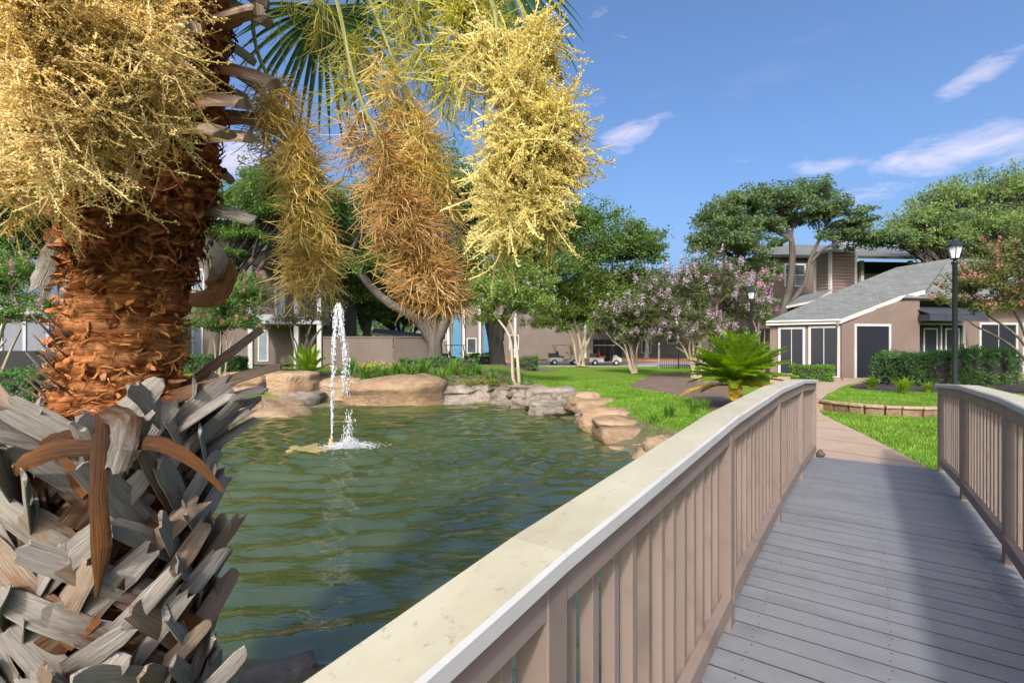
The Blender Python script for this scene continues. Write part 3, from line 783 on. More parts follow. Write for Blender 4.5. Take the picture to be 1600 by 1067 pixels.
# ------------------------------------------------------------------ fan palm in the left foreground
PX, PY = -1.67, 2.10
def ax(z): return np.stack([PX + 0.095 * np.maximum(0, np.asarray(z) - 1.4), PY + 0 * np.asarray(z)], -1)
PHI0 = math.atan2(-PY, -PX)                 # towards the camera
palm = empty('fan_palm', (PX, PY, -0.25), 'fan palm with orange shaved trunk, grey crossed leaf bases and hanging yellow flowers', 'palm tree')
def rprof(z):
    return np.interp(z, [-0.4, 0.2, 1.0, 1.30, 1.42, 1.60, 1.9, 2.1, 2.3, 2.6, 3.6, 3.9], [0.25, 0.225, 0.215, 0.215, 0.212, 0.206, 0.205, 0.218, 0.255, 0.258, 0.25, 0.16])
# trunk: dense skin with horizontal torn fibre ridges
nz, nf = 360, 144
zz = np.linspace(-0.35, 3.85, nz); ff = np.arange(nf) / nf * 2 * math.pi
ZZ, FF = np.meshgrid(zz, ff, indexing='ij')
cs = np.stack([np.cos(FF), np.sin(FF)], -1)
pn = np.stack([cs[..., 0] * 2.2, cs[..., 1] * 2.2, ZZ * 34], -1)
rid = fbm(pn, 21, 3)                         # thin horizontal layers
pn2 = np.stack([cs[..., 0] * 1.5, cs[..., 1] * 1.5, ZZ * 9], -1)
rid2 = fbm(pn2 + 9, 22, 3)
lump = fbm(np.stack([cs[..., 0] * 2.5, cs[..., 1] * 2.5, ZZ * 4], -1), 23, 4)
pit = np.clip(fbm(np.stack([cs[..., 0] * 4, cs[..., 1] * 4, ZZ * 22], -1), 24, 3) - 0.56, 0, 1)
rough_top = sst(ZZ, 1.95, 2.25)
RR = rprof(ZZ) + (rid - 0.5) * 0.046 + (rid2 - 0.5) * 0.040 + (lump - 0.5) * (0.05 + 0.12 * rough_top) - pit * (0.16 + 0.30 * rough_top)
C = ax(zz)
V = np.stack([C[:, None, 0] + RR * cs[..., 0], C[:, None, 1] + RR * cs[..., 1], ZZ], -1)
idx = np.arange(nz * nf).reshape(nz, nf)
q = np.stack([idx[:-1], np.roll(idx, -1, 1)[:-1], np.roll(idx, -1, 1)[1:], idx[1:]], -1).reshape(-1, 4)
def trunkmat():
    m = bpy.data.materials.new('palm_trunk_fibre'); m.use_nodes = True
    nt = m.node_tree; L = nt.links; b = nt.nodes["Principled BSDF"]
    b.inputs["Roughness"].default_value = 0.9; b.inputs["Specular IOR Level"].default_value = 0.15
    geo = nd(nt, "ShaderNodeNewGeometry")
    mp = nd(nt, "ShaderNodeMapping"); mp.inputs["Scale"].default_value = (5, 5, 42)
    L.new(geo.outputs["Position"], mp.inputs[0])
    n1 = nd(nt, "ShaderNodeTexNoise", Scale=1.0, Detail=9, Roughness=0.68, Distortion=0.5)
    L.new(mp.outputs[0], n1.inputs["Vector"])
    col = ramp(nt, n1.outputs[0], [(0.32, (0.060, 0.018, 0.007)), (0.42, (0.21, 0.068, 0.023)), (0.52, (0.42, 0.165, 0.058)), (0.63, (0.56, 0.27, 0.12)), (0.78, (0.70, 0.48, 0.30))])  # dark stops paint shade into the crevices of the bump
    n2 = nd(nt, "ShaderNodeTexNoise", Scale=7, Detail=6)
    L.new(geo.outputs["Position"], n2.inputs["Vector"])
    f = nd(nt, "ShaderNodeMapRange"); f.inputs[1].default_value = 0.5; f.inputs[2].default_value = 0.75; f.inputs[4].default_value = 0.7
    L.new(n2.outputs[0], f.inputs[0])
    mx = nd(nt, "ShaderNodeMixRGB"); mx.inputs[2].default_value = (0.17, 0.060, 0.024, 1)
    L.new(f.outputs[0], mx.inputs[0]); L.new(col, mx.inputs[1]); L.new(mx.outputs[0], b.inputs["Base Color"])
    bp = nd(nt, "ShaderNodeBump", Strength=1.0, Distance=0.02)
    L.new(n1.outputs[0], bp.inputs["Height"])
    mp3 = nd(nt, "ShaderNodeMapping"); mp3.inputs["Scale"].default_value = (22, 22, 190); L.new(geo.outputs["Position"], mp3.inputs[0])
    n3 = nd(nt, "ShaderNodeTexNoise", Scale=1.0, Detail=5, Roughness=0.7, Distortion=1.2); L.new(mp3.outputs[0], n3.inputs["Vector"])
    g3 = ramp(nt, n3.outputs[0], [(0.32, (0.45, 0.38, 0.34)), (0.48, (1.15, 1.12, 1.1)), (0.68, (1.55, 1.55, 1.55))])
    m3 = nd(nt, "ShaderNodeMixRGB", blend_type='MULTIPLY'); m3.inputs[0].default_value = .8; L.new(mx.outputs[0], m3.inputs[1]); L.new(g3, m3.inputs[2]); L.new(m3.outputs[0], b.inputs["Base Color"])
    bp3 = nd(nt, "ShaderNodeBump", Strength=1.0, Distance=0.008); L.new(n3.outputs[0], bp3.inputs["Height"]); L.new(bp.outputs[0], bp3.inputs["Normal"]); L.new(bp3.outputs[0], b.inputs["Normal"])
    b.inputs["Roughness"].default_value = 1.0; b.inputs["Specular IOR Level"].default_value = 0.03
    return m
MAT['trunk'] = trunkmat()
MB().add(V.reshape(-1, 3), q).build('trunk', MAT['trunk'], palm, smooth=True)

def bootmat(name, base, mid, tipc, pale):
    m = bpy.data.materials.new(name); m.use_nodes = True
    nt = m.node_tree; L = nt.links; b = nt.nodes["Principled BSDF"]
    b.inputs["Roughness"].default_value = 0.82; b.inputs["Specular IOR Level"].default_value = 0.2
    uv = nd(nt, "ShaderNodeTexCoord").outputs["UV"]; oi = nd(nt, "ShaderNodeObjectInfo")
    cb = nd(nt, "ShaderNodeCombineXYZ"); L.new(oi.outputs["Random"], cb.inputs[0]); L.new(oi.outputs["Random"], cb.inputs[1]); L.new(oi.outputs["Random"], cb.inputs[2])
    ma = nd(nt, "ShaderNodeVectorMath", operation='MULTIPLY_ADD'); L.new(cb.outputs[0], ma.inputs[0]); ma.inputs[1].default_value = (31, 47, 59); L.new(uv, ma.inputs[2])
    mp = nd(nt, "ShaderNodeMapping"); mp.inputs["Scale"].default_value = (22, 1.8, 1); L.new(ma.outputs[0], mp.inputs[0])
    g1 = nd(nt, "ShaderNodeTexNoise", Scale=1.0, Detail=9, Roughness=0.65, Distortion=0.3); L.new(mp.outputs[0], g1.inputs["Vector"])
    mp2 = nd(nt, "ShaderNodeMapping"); mp2.inputs["Scale"].default_value = (2.5, 2.2, 1); L.new(ma.outputs[0], mp2.inputs[0])
    g2 = nd(nt, "ShaderNodeTexNoise", Scale=1.3, Detail=6, Roughness=0.6); L.new(mp2.outputs[0], g2.inputs["Vector"])
    sp = nd(nt, "ShaderNodeSeparateXYZ"); L.new(uv, sp.inputs[0])
    # weathering along the strap, broken up by noise
    add = nd(nt, "ShaderNodeMath", operation='MULTIPLY_ADD'); L.new(g2.outputs[0], add.inputs[0]); add.inputs[1].default_value = 1.3
    sub = nd(nt, "ShaderNodeMath", operation='SUBTRACT'); L.new(sp.outputs[1], sub.inputs[0]); sub.inputs[1].default_value = 0.62
    L.new(sub.outputs[0], add.inputs[2])
    wcol = ramp(nt, add.outputs[0], [(0.05, base), (0.30, mid), (0.50, tipc), (0.85, pale)])
    gr = ramp(nt, g1.outputs[0], [(0.26, (0.30, 0.27, 0.25)), (0.40, (0.80, 0.78, 0.76)), (0.56, (1.0, 0.99, 0.97)), (0.74, (1.22, 1.20, 1.17))])
    mx = nd(nt, "ShaderNodeMixRGB", blend_type='MULTIPLY'); mx.inputs[0].default_value = 1.0
    L.new(wcol, mx.inputs[1]); L.new(gr, mx.inputs[2])
    mr = nd(nt, "ShaderNodeMapRange"); mr.inputs[3].default_value = 0.8; mr.inputs[4].default_value = 1.15; L.new(oi.outputs["Random"], mr.inputs[0])
    hs = nd(nt, "ShaderNodeHueSaturation"); L.new(mr.outputs[0], hs.inputs["Value"]); L.new(mx.outputs[0], hs.inputs["Color"])
    L.new(hs.outputs[0], b.inputs["Base Color"])
    bp = nd(nt, "ShaderNodeBump", Strength=1.0, Distance=0.012); L.new(g1.outputs[0], bp.inputs["Height"]); L.new(bp.outputs[0], b.inputs["Normal"])
    return m
MAT['boot'] = bootmat('weathered_leaf_base', (0.074, 0.032, 0.013), (0.136, 0.099, 0.072), (0.216, 0.186, 0.160), (0.341, 0.312, 0.276))
MAT['boot_brown'] = bootmat('brown_leaf_base', (0.192, 0.068, 0.020), (0.208, 0.100, 0.048), (0.240, 0.152, 0.100), (0.320, 0.240, 0.176))
MAT['boot_rust'] = bootmat('rusty_strap', (0.086, 0.040, 0.019), (0.076, 0.037, 0.020), (0.119, 0.052, 0.020), (0.194, 0.083, 0.025))
def strap_obj(path, width, thick, nrm, mat, name='leaf_base', jag=0.03, seed=0, curl=0.25, parent=None):
    """path (N,3), width (N,), nrm (N,3) outward face; a channelled strap with a torn tip"""
    r = np.random.default_rng(seed)
    path = np.asarray(path, float); N = len(path)
    tan = np.gradient(path, axis=0); tan /= np.linalg.norm(tan, axis=1, keepdims=True)
    nrm = np.asarray(nrm, float); nrm = nrm - (nrm * tan).sum(1, keepdims=True) * tan; nrm /= np.linalg.norm(nrm, axis=1, keepdims=True)
    side = np.cross(tan, nrm)
    us = np.array([-1, -0.62, 0, 0.62, 1.0]); k = len(us)
    width = np.asarray(width); thick = np.broadcast_to(thick, (N,))
    edge = 1 + r.normal(0, 0.06, (N, k))
    topv = path[:, None] + side[:, None] * (us[None, :, None] * (width / 2)[:, None, None]) * edge[..., None] + nrm[:, None] * ((thick / 2)[:, None, None] - (us[None, :, None] ** 2) * (curl * width)[:, None, None])
    botv = topv - nrm[:, None] * (thick[:, None, None] * (1 - 0.75 * np.abs(us[None, :, None]) ** 2))
    j = r.uniform(-jag, jag * 0.6, k)
    topv[-1] += tan[-1] * j[:, None]; botv[-1] += tan[-1] * (j[:, None] + r.uniform(-.01, .01, (k, 1)))
    ring = np.concatenate([topv, botv[:, ::-1]], 1); K = 2 * k
    idx = np.arange(N * K).reshape(N, K)
    q = np.stack([idx[:-1], idx[1:], np.roll(idx, -1, 1)[1:], np.roll(idx, -1, 1)[:-1]], -1).reshape(-1, 4)
    caps = []
    for e, flip in ((0, False), (N - 1, True)):
        for i in range(k - 1):
            f = [idx[e, i], idx[e, i + 1], idx[e, K - 2 - i], idx[e, K - 1 - i]]
            caps.append(f[::-1] if flip else f)
    uu = np.concatenate([us * 0.5 + 0.5, us[::-1] * 0.5 + 0.5])
    uv = np.stack([np.broadcast_to(uu, (N, K)), np.broadcast_to(np.linspace(0, 1, N)[:, None], (N, K))], -1)
    return MB().add(ring.reshape(-1, 3), np.vstack([q, caps]), None, uv.reshape(-1, 2)).build(name, mat, parent or palm, smooth=False)
def cyl(phi, z, r):
    c = ax(z)
    return np.stack([c[..., 0] + r * np.cos(phi), c[..., 1] + r * np.sin(phi), z], -1)
rb = np.random.default_rng(42)
# crossed weathered leaf bases of the lower trunk
NB = 0
for row in range(15):
    z0 = -0.30 + row * 0.112
    for k in range(8):
        for fam in (-1, 1):
            phi = 2 * math.pi * (k + 0.5 * (row % 2) + 0.25 * fam + rb.uniform(-.12, .12)) / 8 + row * 0.06
            if math.cos(phi - PHI0) < -.45 and rb.random() < .5: continue
            lean = fam * rb.uniform(0.62, 0.95)
            Ln = rb.uniform(0.44, 0.64); N = 9; t = np.linspace(0, 1, N)
            z_c = z0 + rb.uniform(-.03, .03)
            rr = np.interp(z_c, [-0.3, 1.35], [0.285, 0.245]) + rb.uniform(0, .04)
            s0_ = cyl(np.array(phi), np.array(z_c), rr)
            tang = np.array([-math.sin(phi), math.cos(phi), 0]); rad_ = np.array([math.cos(phi), math.sin(phi), 0])
            dirv = tang * math.sin(lean) + np.array([0, 0, 1]) * math.cos(lean) + rad_ * (rb.uniform(-.02, .16) if rb.random() < .85 else rb.uniform(.2, .5))
            path = s0_ + np.outer(t - .40, dirv) * Ln + np.outer(np.sin(t * math.pi), rad_) * rb.uniform(-.005, .03)
            w = np.interp(t, [0, 0.25, 0.8, 1], [1.2, 1.05, 0.95, 0.78]) * rb.uniform(0.070, 0.112)
            nr = np.broadcast_to(rad_ + np.array([0, 0, .15]) + tang * rb.uniform(-.25, .25), path.shape)
            u_ = rb.random()
            strap_obj(path, w, np.interp(t, [0, 1], [0.020, 0.014]), nr, MAT['boot'] if u_ < .76 else MAT['boot_brown'], seed=1000 + NB, jag=0.035, curl=rb.uniform(0.02, 0.14))
            NB += 1
# long stalk stubs bursting out at the top of the grey skirt
def stub(phi, z0, az, rise, Ln, w0, w1, mat, seed, droop=0.0, curl=0.2, r0=None, thick=0.022, jag=0.03, name='leaf_stalk'):
    """leaves the trunk at phi,z0 in horizontal direction az (world angle) with slope rise"""
    N = 10; t = np.linspace(0, 1, N)
    s = cyl(np.array(phi), np.array(z0), r0 if r0 is not None else rprof(z0) - 0.03)
    path = s + np.stack([np.cos(az) * Ln * t, np.sin(az) * Ln * t, Ln * (rise * t - droop * t * t)], -1)
    nr = np.stack([-np.cos(az) * rise * 0.5 + 0 * t, -np.sin(az) * rise * 0.5 + 0 * t, 1 + 0 * t], -1) + np.array([math.cos(PHI0), math.sin(PHI0), 0]) * 0.7
    return strap_obj(path, np.interp(t, [0, .3, 1], [w0 * 1.2, w0, w1]), thick, nr, mat, name=name, seed=seed, curl=curl, jag=jag)
R_ = PHI0 + math.pi / 2                       # direction to the right of the picture, seen from the camera
stub(PHI0 + 0.55, 1.42, R_ - 0.15, 0.33, 0.50, 0.085, 0.045, MAT['boot_brown'], 1, droop=0.05, jag=0.01, curl=0.3)
stub(PHI0 + 1.5, 1.42, R_ + 0.35, 0.75, 0.42, 0.06, 0.045, MAT['boot_brown'], 2, jag=0.01, curl=0.3)
stub(PHI0 + 0.9, 1.33, R_ - 0.25, 0.42, 0.40, 0.075, 0.05, MAT['boot'], 3, droop=0.1)
stub(PHI0 + 1.2, 1.28, R_ - 0.05, 0.50, 0.36, 0.07, 0.05, MAT['boot'], 4, droop=0.18)
stub(PHI0 + 0.45, 1.24, R_ - 0.55, 0.62, 0.34, 0.09, 0.06, MAT['boot'], 5)
stub(PHI0 + 1.0, 1.18, R_ - 0.2, 0.55, 0.34, 0.07, 0.05, MAT['boot'], 6)
stub(PHI0 + 1.15, 1.10, R_ - 0.1, 0.6, 0.34, 0.07, 0.045, MAT['boot'], 61)
stub(PHI0 - 0.35, 1.22, R_ - math.pi + 0.5, 0.55, 0.36, 0.09, 0.07, MAT['boot'], 7, droop=0.1)
stub(PHI0 - 0.7, 1.30, R_ - math.pi + 0.3, 0.55, 0.42, 0.085, 0.06, MAT['boot'], 8)
stub(PHI0 - 0.95, 1.20, R_ - math.pi + 0.1, 0.60, 0.40, 0.09, 0.06, MAT['boot'], 9)
stub(PHI0 - 1.2, 1.28, R_ - math.pi, 0.45, 0.42, 0.08, 0.06, MAT['boot'], 10)
stub(PHI0 + 0.10, 1.20, PHI0 + 0.3, 0.95, 0.22, 0.065, 0.05, MAT['boot'], 11, r0=0.27)
stub(PHI0 - 0.12, 1.16, PHI0 - 0.3, 1.0, 0.22, 0.08, 0.06, MAT['boot'], 12, r0=0.27)
# rust-brown straps that curl over the skirt
def wstrap(pts, w, mat, seed, nrm=None):
    pts = np.array(pts, float); t = np.linspace(0, len(pts) - 1, 14)
    pp = np.stack([np.interp(t, np.arange(len(pts)), pts[:, i]) for i in range(3)], -1)
    pp[1:-1] = (pp[:-2] + 2 * pp[1:-1] + pp[2:]) / 4
    ww = np.interp(np.linspace(0, 1, 14), np.linspace(0, 1, len(w)), w)
    nv = np.array([math.cos(PHI0), math.sin(PHI0), 0.35]) if nrm is None else np.array(nrm)
    strap_obj(pp, ww, 0.006, np.broadcast_to(nv, pp.shape), mat, name='dry_strap', seed=seed, curl=0.18, jag=0.05)
DF = 1.66     # just in front of the skirt
wstrap([P(160, 645, 1.72), P(158, 700, DF), P(152, 780, 1.62), P(160, 850, 1.62), P(152, 925, 1.66)], [0.04, 0.052, 0.046, 0.060, 0.010], MAT['boot_rust'], 70)
wstrap([P(196, 690, 1.68), P(250, 690, 1.66), P(305, 720, 1.68), P(360, 778, 1.72)], [0.05, 0.052, 0.038, 0.006], MAT['boot_rust'], 71)
wstrap([P(150, 700, 1.68), P(90, 700, 1.66), P(40, 720, 1.66), P(18, 740, 1.7)], [0.055, 0.065, 0.055, 0.03], MAT['boot_rust'], 72)
wstrap([P(105, 690, 1.75), P(60, 668, 1.75), P(40, 690, 1.75)], [0.09, 0.08, 0.03], MAT['boot_rust'], 73)
wstrap([P(165, 640, 1.72), P(200, 655, 1.66), P(188, 700, 1.64), P(170, 740, 1.66)], [0.07, 0.075, 0.06, 0.03], MAT['boot'], 74)
wstrap([P(215, 650, 1.66), P(200, 700, 1.63), P(185, 740, 1.66)], [0.035, 0.05, 0.05], MAT['boot'], 75)
# brown stubs of the upper trunk
kk = 0
for row in range(9):
    for k in range(7):
        z0 = 2.22 + row * 0.15 + rb.uniform(-.06, .06)
        phi = 2 * math.pi * (k + 0.5 * (row % 2)) / 7 + rb.uniform(-.15, .15) + 0.3
        rel = (phi - PHI0 + math.pi) % (2 * math.pi) - math.pi
        if row < 2 and rb.random() < 0.5: continue
        Ln = rb.uniform(0.20, 0.30); rise = rb.uniform(-0.10, 0.35)
        stub(phi, z0, phi + rb.uniform(-.3, .3), rise, Ln, rb.uniform(0.10, 0.135), rb.uniform(0.07, 0.10), MAT['boot_brown'] if rb.random() < .9 else MAT['boot'], 200 + kk, droop=rb.uniform(0, .3), thick=0.045, jag=0.025, curl=0.3)
        kk += 1
# the cup-shaped bases at the right edge and the grey tab at the left
wstrap([P(298, 470, 1.98), P(335, 460, 1.98), P(352, 425, 1.98), P(345, 395, 1.98)], [0.05, 0.10, 0.10, 0.05], MAT['boot_rust'], 80)
wstrap([P(335, 440, 1.95), P(345, 405, 1.95), P(338, 385, 1.95)], [0.04, 0.055, 0.045], MAT['boot'], 81)
wstrap([P(95, 370, 1.90), P(78, 410, 1.90), P(58, 455, 1.90)], [0.07, 0.075, 0.065], MAT['boot'], 82)
# shredded fibre: curled ribbons hanging on the trunk
def fibre(n, zlo, zhi, len_, wid, seed, upbias=0.0):
    r = np.random.default_rng(seed); m = MB()
    S = 6; t = np.linspace(0, 1, S)
    z0 = r.uniform(zlo, zhi, n); ph = r.uniform(0, 2 * math.pi, n)
    th = np.where(r.random(n) < 0.6, r.normal(0, 0.45, n) + (r.random(n) < .5) * math.pi, r.uniform(0, 6.28, n))
    Ln = r.uniform(0.4, 1.0, n) * len_
    cv = r.normal(0, 1.4, n)
    ang = th[:, None] + cv[:, None] * t[None]
    ds = Ln[:, None] / (S - 1)
    dx = np.cumsum(np.cos(ang) * ds, 1) - np.cos(ang[:, :1]) * ds
    dz = np.cumsum(np.sin(ang) * ds, 1)
    z = z0[:, None] + dz
    rr = rprof(np.clip(z, -.3, 3.8)) + 0.006 + r.uniform(0, 0.035, n)[:, None] * np.sin(t * math.pi)[None] + (r.random(n) < .25)[:, None] * 0.05 * t[None] ** 2
    c = cyl(ph[:, None] + dx / 0.25, z, rr)
    nr = np.stack([np.cos(ph), np.sin(ph), 0 * ph], -1)
    wv = np.stack([-np.sin(ph)[:, None] * -np.sin(ang), np.cos(ph)[:, None] * -np.sin(ang), np.cos(ang)], -1)
    tw = r.normal(0, .8, n)[:, None, None]
    wv = wv * np.cos(tw) + nr[:, None] * np.sin(tw)
    wd = (r.uniform(0.4, 1.0, n) * wid)[:, None, None] * np.interp(t, [0, .2, 1], [0.6, 1, .25])[None, :, None]
    V = np.stack([c - wv * wd / 2, c + wv * wd / 2], 2).reshape(-1, 3)
    idx = np.arange(n * S * 2).reshape(n, S, 2)
    q = np.stack([idx[:, :-1, 0], idx[:, :-1, 1], idx[:, 1:, 1], idx[:, 1:, 0]], -1).reshape(-1, 4)
    return m.add(V, q)
MAT['fibre'] = M('trunk_fibre_shreds', [(0.30, (0.13, 0.042, 0.014)), (0.52, (0.38, 0.155, 0.05)), (0.75, (0.58, 0.33, 0.15))], scale=14, rough=1.0, island=0.45, spec=0.04)
MAT['fibre_dark'] = M('trunk_fibre_dark', [(0.30, (0.060, 0.020, 0.010)), (0.55, (0.22, 0.080, 0.032)), (0.78, (0.42, 0.22, 0.11))], scale=14, rough=1.0, island=0.5, spec=0.04)
tag(fibre(800, 1.36, 2.1, 0.08, 0.008, 1).build('bark_fibre', MAT['fibre'], palm), kind='stuff')
tag(fibre(2600, 1.92, 3.5, 0.15, 0.022, 2).build('bark_fibre', MAT['fibre_dark'], palm), kind='stuff')
tag(fibre(420, 1.95, 2.5, 0.075, 0.050, 5).build('bark_flake', MAT['fibre_dark'], palm), kind='stuff')
tag(fibre(260, 1.40, 2.0, 0.050, 0.030, 6).build('bark_flake', MAT['fibre'], palm), kind='stuff')
tag(fibre(500, 0.0, 1.4, 0.16, 0.012, 3).build('bark_fibre', MAT['fibre_dark'], palm), kind='stuff')
# splinters on the left edge of the shaved zone
rs_ = np.random.default_rng(8)
for k in range(26):
    z0 = rs_.uniform(1.40, 1.72); ph = PHI0 - rs_.uniform(0.9, 1.6)
    stub(ph, z0, ph + rs_.uniform(-.4, .4), rs_.uniform(0.4, 1.6), rs_.uniform(0.04, 0.09), 0.022, 0.006, MAT['boot_brown'] if k % 2 else MAT['boot'], 400 + k, r0=rprof(z0) - 0.01, thick=0.006, name='splinter')

# fan leaves
def fan_leaf(center, axis, normal, R, nseg, spread, droop, seed, petiole_from=None):
    r = np.random.default_rng(seed)
    ax_ = np.array(axis, float); ax_ /= np.linalg.norm(ax_)
    nr = np.array(normal, float); nr -= (nr @ ax_) * ax_; nr /= np.linalg.norm(nr)
    sd = np.cross(ax_, nr); c = np.array(center, float)
    m = MB(); S = 10; t = np.linspace(0, 1, S)
    for i in range(nseg):
        a = (i / (nseg - 1) - 0.5) * spread + r.normal(0, .012)
        d = math.cos(a) * ax_ + math.sin(a) * sd
        L_ = R * (1 - 0.25 * (abs(a) / (spread / 2)) ** 2) * r.uniform(.92, 1.05)
        p = c + np.outer(t, d) * L_
        p[:, 2] -= droop * L_ * r.uniform(.7, 1.3) * np.clip(t - 0.35, 0, 1) ** 2 * 1.6
        p += nr * (0.03 * math.cos(i * 2.1)) * t[:, None] ** 2
        wv = np.cross(d, nr)
        gap = spread / nseg
        w = np.interp(t, [0, .45, .7, 1], [0.02, gap * L_ * .45 * 1.02, gap * L_ * .40, 0.002])[:, None]
        V = np.stack([p - wv * w / 2, p - nr * (w * .28), p + wv * w / 2], 1).reshape(-1, 3)
        k = np.arange(S - 1) * 3
        m.add(V, np.concatenate([np.stack([k, k + 1, k + 4, k + 3], -1), np.stack([k + 1, k + 2, k + 5, k + 4], -1)]))
    lf = m.build('leaf', MAT['palm_leaf'], palm)
    if petiole_from is not None:
        a = np.array(petiole_from, float); t = np.linspace(0, 1, 12)[:, None]
        mid = (a + c) / 2 + np.array([0, 0, 0.12])
        pp = a * (1 - t) ** 2 + 2 * mid * t * (1 - t) + c * t ** 2
        pp = np.vstack([pp, c + ax_ * R * 0.12])
        MB().tubes(pp, np.linspace(0.022, 0.010, 13)[None], 6).build('leaf_stem', MAT['palm_stem'], lf)
    return lf
MAT['palm_leaf'] = leafmat('palm_leaf_green', (0.022, 0.062, 0.020), (0.055, 0.120, 0.036), trans=0.25, rough=0.4)
MAT['palm_stem'] = plain('palm_stem_green', (0.13, 0.17, 0.05), rough=0.5)
CR = np.array([PX + 0.21, PY, 3.75])
fan_leaf(P(505, 12, 2.9), (0.10, 0.05, -1.0), (0.15, -0.9, 0.25), 0.66, 34, 3.3, 0.35, 1, CR)
fan_leaf(P(770, -70, 2.9), (-0.05, 0.1, -1.0), (0.2, -0.9, 0.2), 0.80, 34, 2.6, 0.3, 2, CR)
fan_leaf((-0.9, 3.2, 4.3), (0.6, 0.7, -0.2), (0, -0.1, 1), 0.8, 36, 4.0, 0.5, 3, CR)
fan_leaf((-2.3, 3.0, 4.2), (-0.7, 0.7, 0.0), (0, 0, 1), 0.8, 36, 4.0, 0.5, 4, CR)
fan_leaf((-1.3, 2.2, 4.9), (0.2, 0.1, 1), (0.2, -1, 0), 0.8, 36, 4.0, 0.2, 6, CR)
fan_leaf((-1.9, 2.9, 4.8), (-0.2, 0.5, 1), (0.2, -1, 0.4), 0.8, 36, 4.0, 0.2, 7, CR)

# hanging flower clusters
def bez(pts, n):
    pts = np.array(pts, float); k = len(pts)
    t = np.linspace(0, k - 1, n); out = []
    for x in t:
        i = min(int(x), k - 2); f = x - i
        p0, p1, p2, p3 = pts[max(i - 1, 0)], pts[i], pts[i + 1], pts[min(i + 2, k - 1)]
        out.append(0.5 * ((2 * p1) + (-p0 + p2) * f + (2 * p0 - 5 * p1 + 4 * p2 - p3) * f * f + (-p0 + 3 * p1 - 3 * p2 + p3) * f ** 3))
    return np.array(out)
def flower_cluster(axis, s0, nprim, plen, nr, rlen, rr, fl_r, fl_gap, mat, seed, spreadw=1.0, grav=0.8, flowers=True, curl=1.0, taper=1.0, fl_off=None, cord=0):
    r = np.random.default_rng(seed)
    A = bez(axis, 60)
    stalk = MB().tubes(A, np.linspace(0.013, 0.004, 60)[None], 6)
    # primaries
    S = 10; t = np.linspace(0, 1, S)
    si = s0 + (1 - s0) * np.sort(r.random(nprim)) ** 0.9
    ii = (si * 59).astype(int).clip(0, 58)
    base = A[ii]; tan = A[np.minimum(ii + 1, 59)] - A[ii]; tan /= np.linalg.norm(tan, axis=1, keepdims=True)
    az = r.uniform(0, 2 * math.pi, nprim)
    out = np.stack([np.cos(az), np.sin(az), 0 * az], -1) * spreadw
    d0 = out * 0.9 + tan * 0.6 + np.array([0, 0, -0.15]); d0 /= np.linalg.norm(d0, axis=1, keepdims=True)
    pl = plen * r.uniform(0.55, 1.1, nprim) * (1 - (1 - taper) * (si - s0) / (1 - s0))
    d = d0[:, None] * (1 - t[None, :, None] * 0.6) + np.array([0, 0, -grav])[None, None] * t[None, :, None]
    d /= np.linalg.norm(d, axis=2, keepdims=True)
    Pp = base[:, None] + np.cumsum(d * (pl[:, None, None] / S), 1) - d[:, :1] * (pl[:, None, None] / S)
    stalk.tubes(Pp, np.interp(t, [0, 1], [rr * 1.5, rr * .7])[None].repeat(nprim, 0), 4)
    # rachillae
    n = nprim * nr
    pi = np.repeat(np.arange(nprim), nr); ti = r.uniform(0.05, 1.0, n)
    fi = ti * (S - 1); i0 = fi.astype(int).clip(0, S - 2); fr = (fi - i0)[:, None]
    b = Pp[pi, i0] * (1 - fr) + Pp[pi, i0 + 1] * fr
    tn = d[pi, i0]
    rnd = r.normal(size=(n, 3)); rnd /= np.linalg.norm(rnd, axis=1, keepdims=True)
    v = rnd * 0.95 + tn * 0.5 + d0[pi] * .35; v /= np.linalg.norm(v, axis=1, keepdims=True)
    cu = r.normal(size=(n, 3)) * 0.75 * curl + np.array([0, 0, -0.25])
    T = cord or 7; tt = np.linspace(0, 1, T)
    dd = v[:, None] + cu[:, None] * tt[None, :, None]; dd /= np.linalg.norm(dd, axis=2, keepdims=True)
    ln = rlen * r.uniform(0.45, 1.15, n)
    Q = b[:, None] + np.cumsum(dd * (ln[:, None, None] / (T - 1)), 1) - dd[:, :1] * (ln[:, None, None] / (T - 1))
    RQ = np.interp(tt, [0, .15, .85, 1], [.6, 1, .9, .5])[None].repeat(n, 0) * rr
    if cord > 12: RQ = RQ * r.uniform(.55, 1.45, RQ.shape)
    m = MB().tubes(Q, RQ, 4 if cord > 12 else 3)
    if flowers:
        kf = max(2, int(rlen / fl_gap))
        f = r.uniform(0.12, 1.0, (n, kf)) * (T - 1); j0 = f.astype(int).clip(0, T - 2); g_ = (f - j0)[..., None]
        ar = np.arange(n)[:, None]
        fp = Q[ar, j0] * (1 - g_) + Q[ar, j0 + 1] * g_
        fp = fp + r.normal(size=fp.shape) * (fl_off or rr * 1.3) * .75
        fr_ = fl_r * r.uniform(0.55, 1.2, (n, kf))
        m.tets(fp.reshape(-1, 3), fr_.ravel() * 1.25, r)
    ob = m.build('flower_cluster', mat, palm)
    stalk.build('flower_stalk', MAT['palm_stalk'], ob)
    return ob
def flowermat(name, a, b, c, tr=0.38):
    return M(name, [(0.28, a), (0.52, b), (0.75, c)], scale=5, rough=0.75, island=0.22, spec=0.2, trans=tr)
MAT['palm_stalk'] = plain('flower_stalk_green', (0.20, 0.20, 0.05), rough=0.6)
MAT['fl_near'] = flowermat('flowers_cream_yellow', (0.518, 0.425, 0.150), (0.691, 0.618, 0.277), (0.786, 0.759, 0.486))
MAT['fl_left'] = flowermat('flowers_straw', (0.561, 0.438, 0.173), (0.735, 0.618, 0.313), (0.832, 0.777, 0.578))
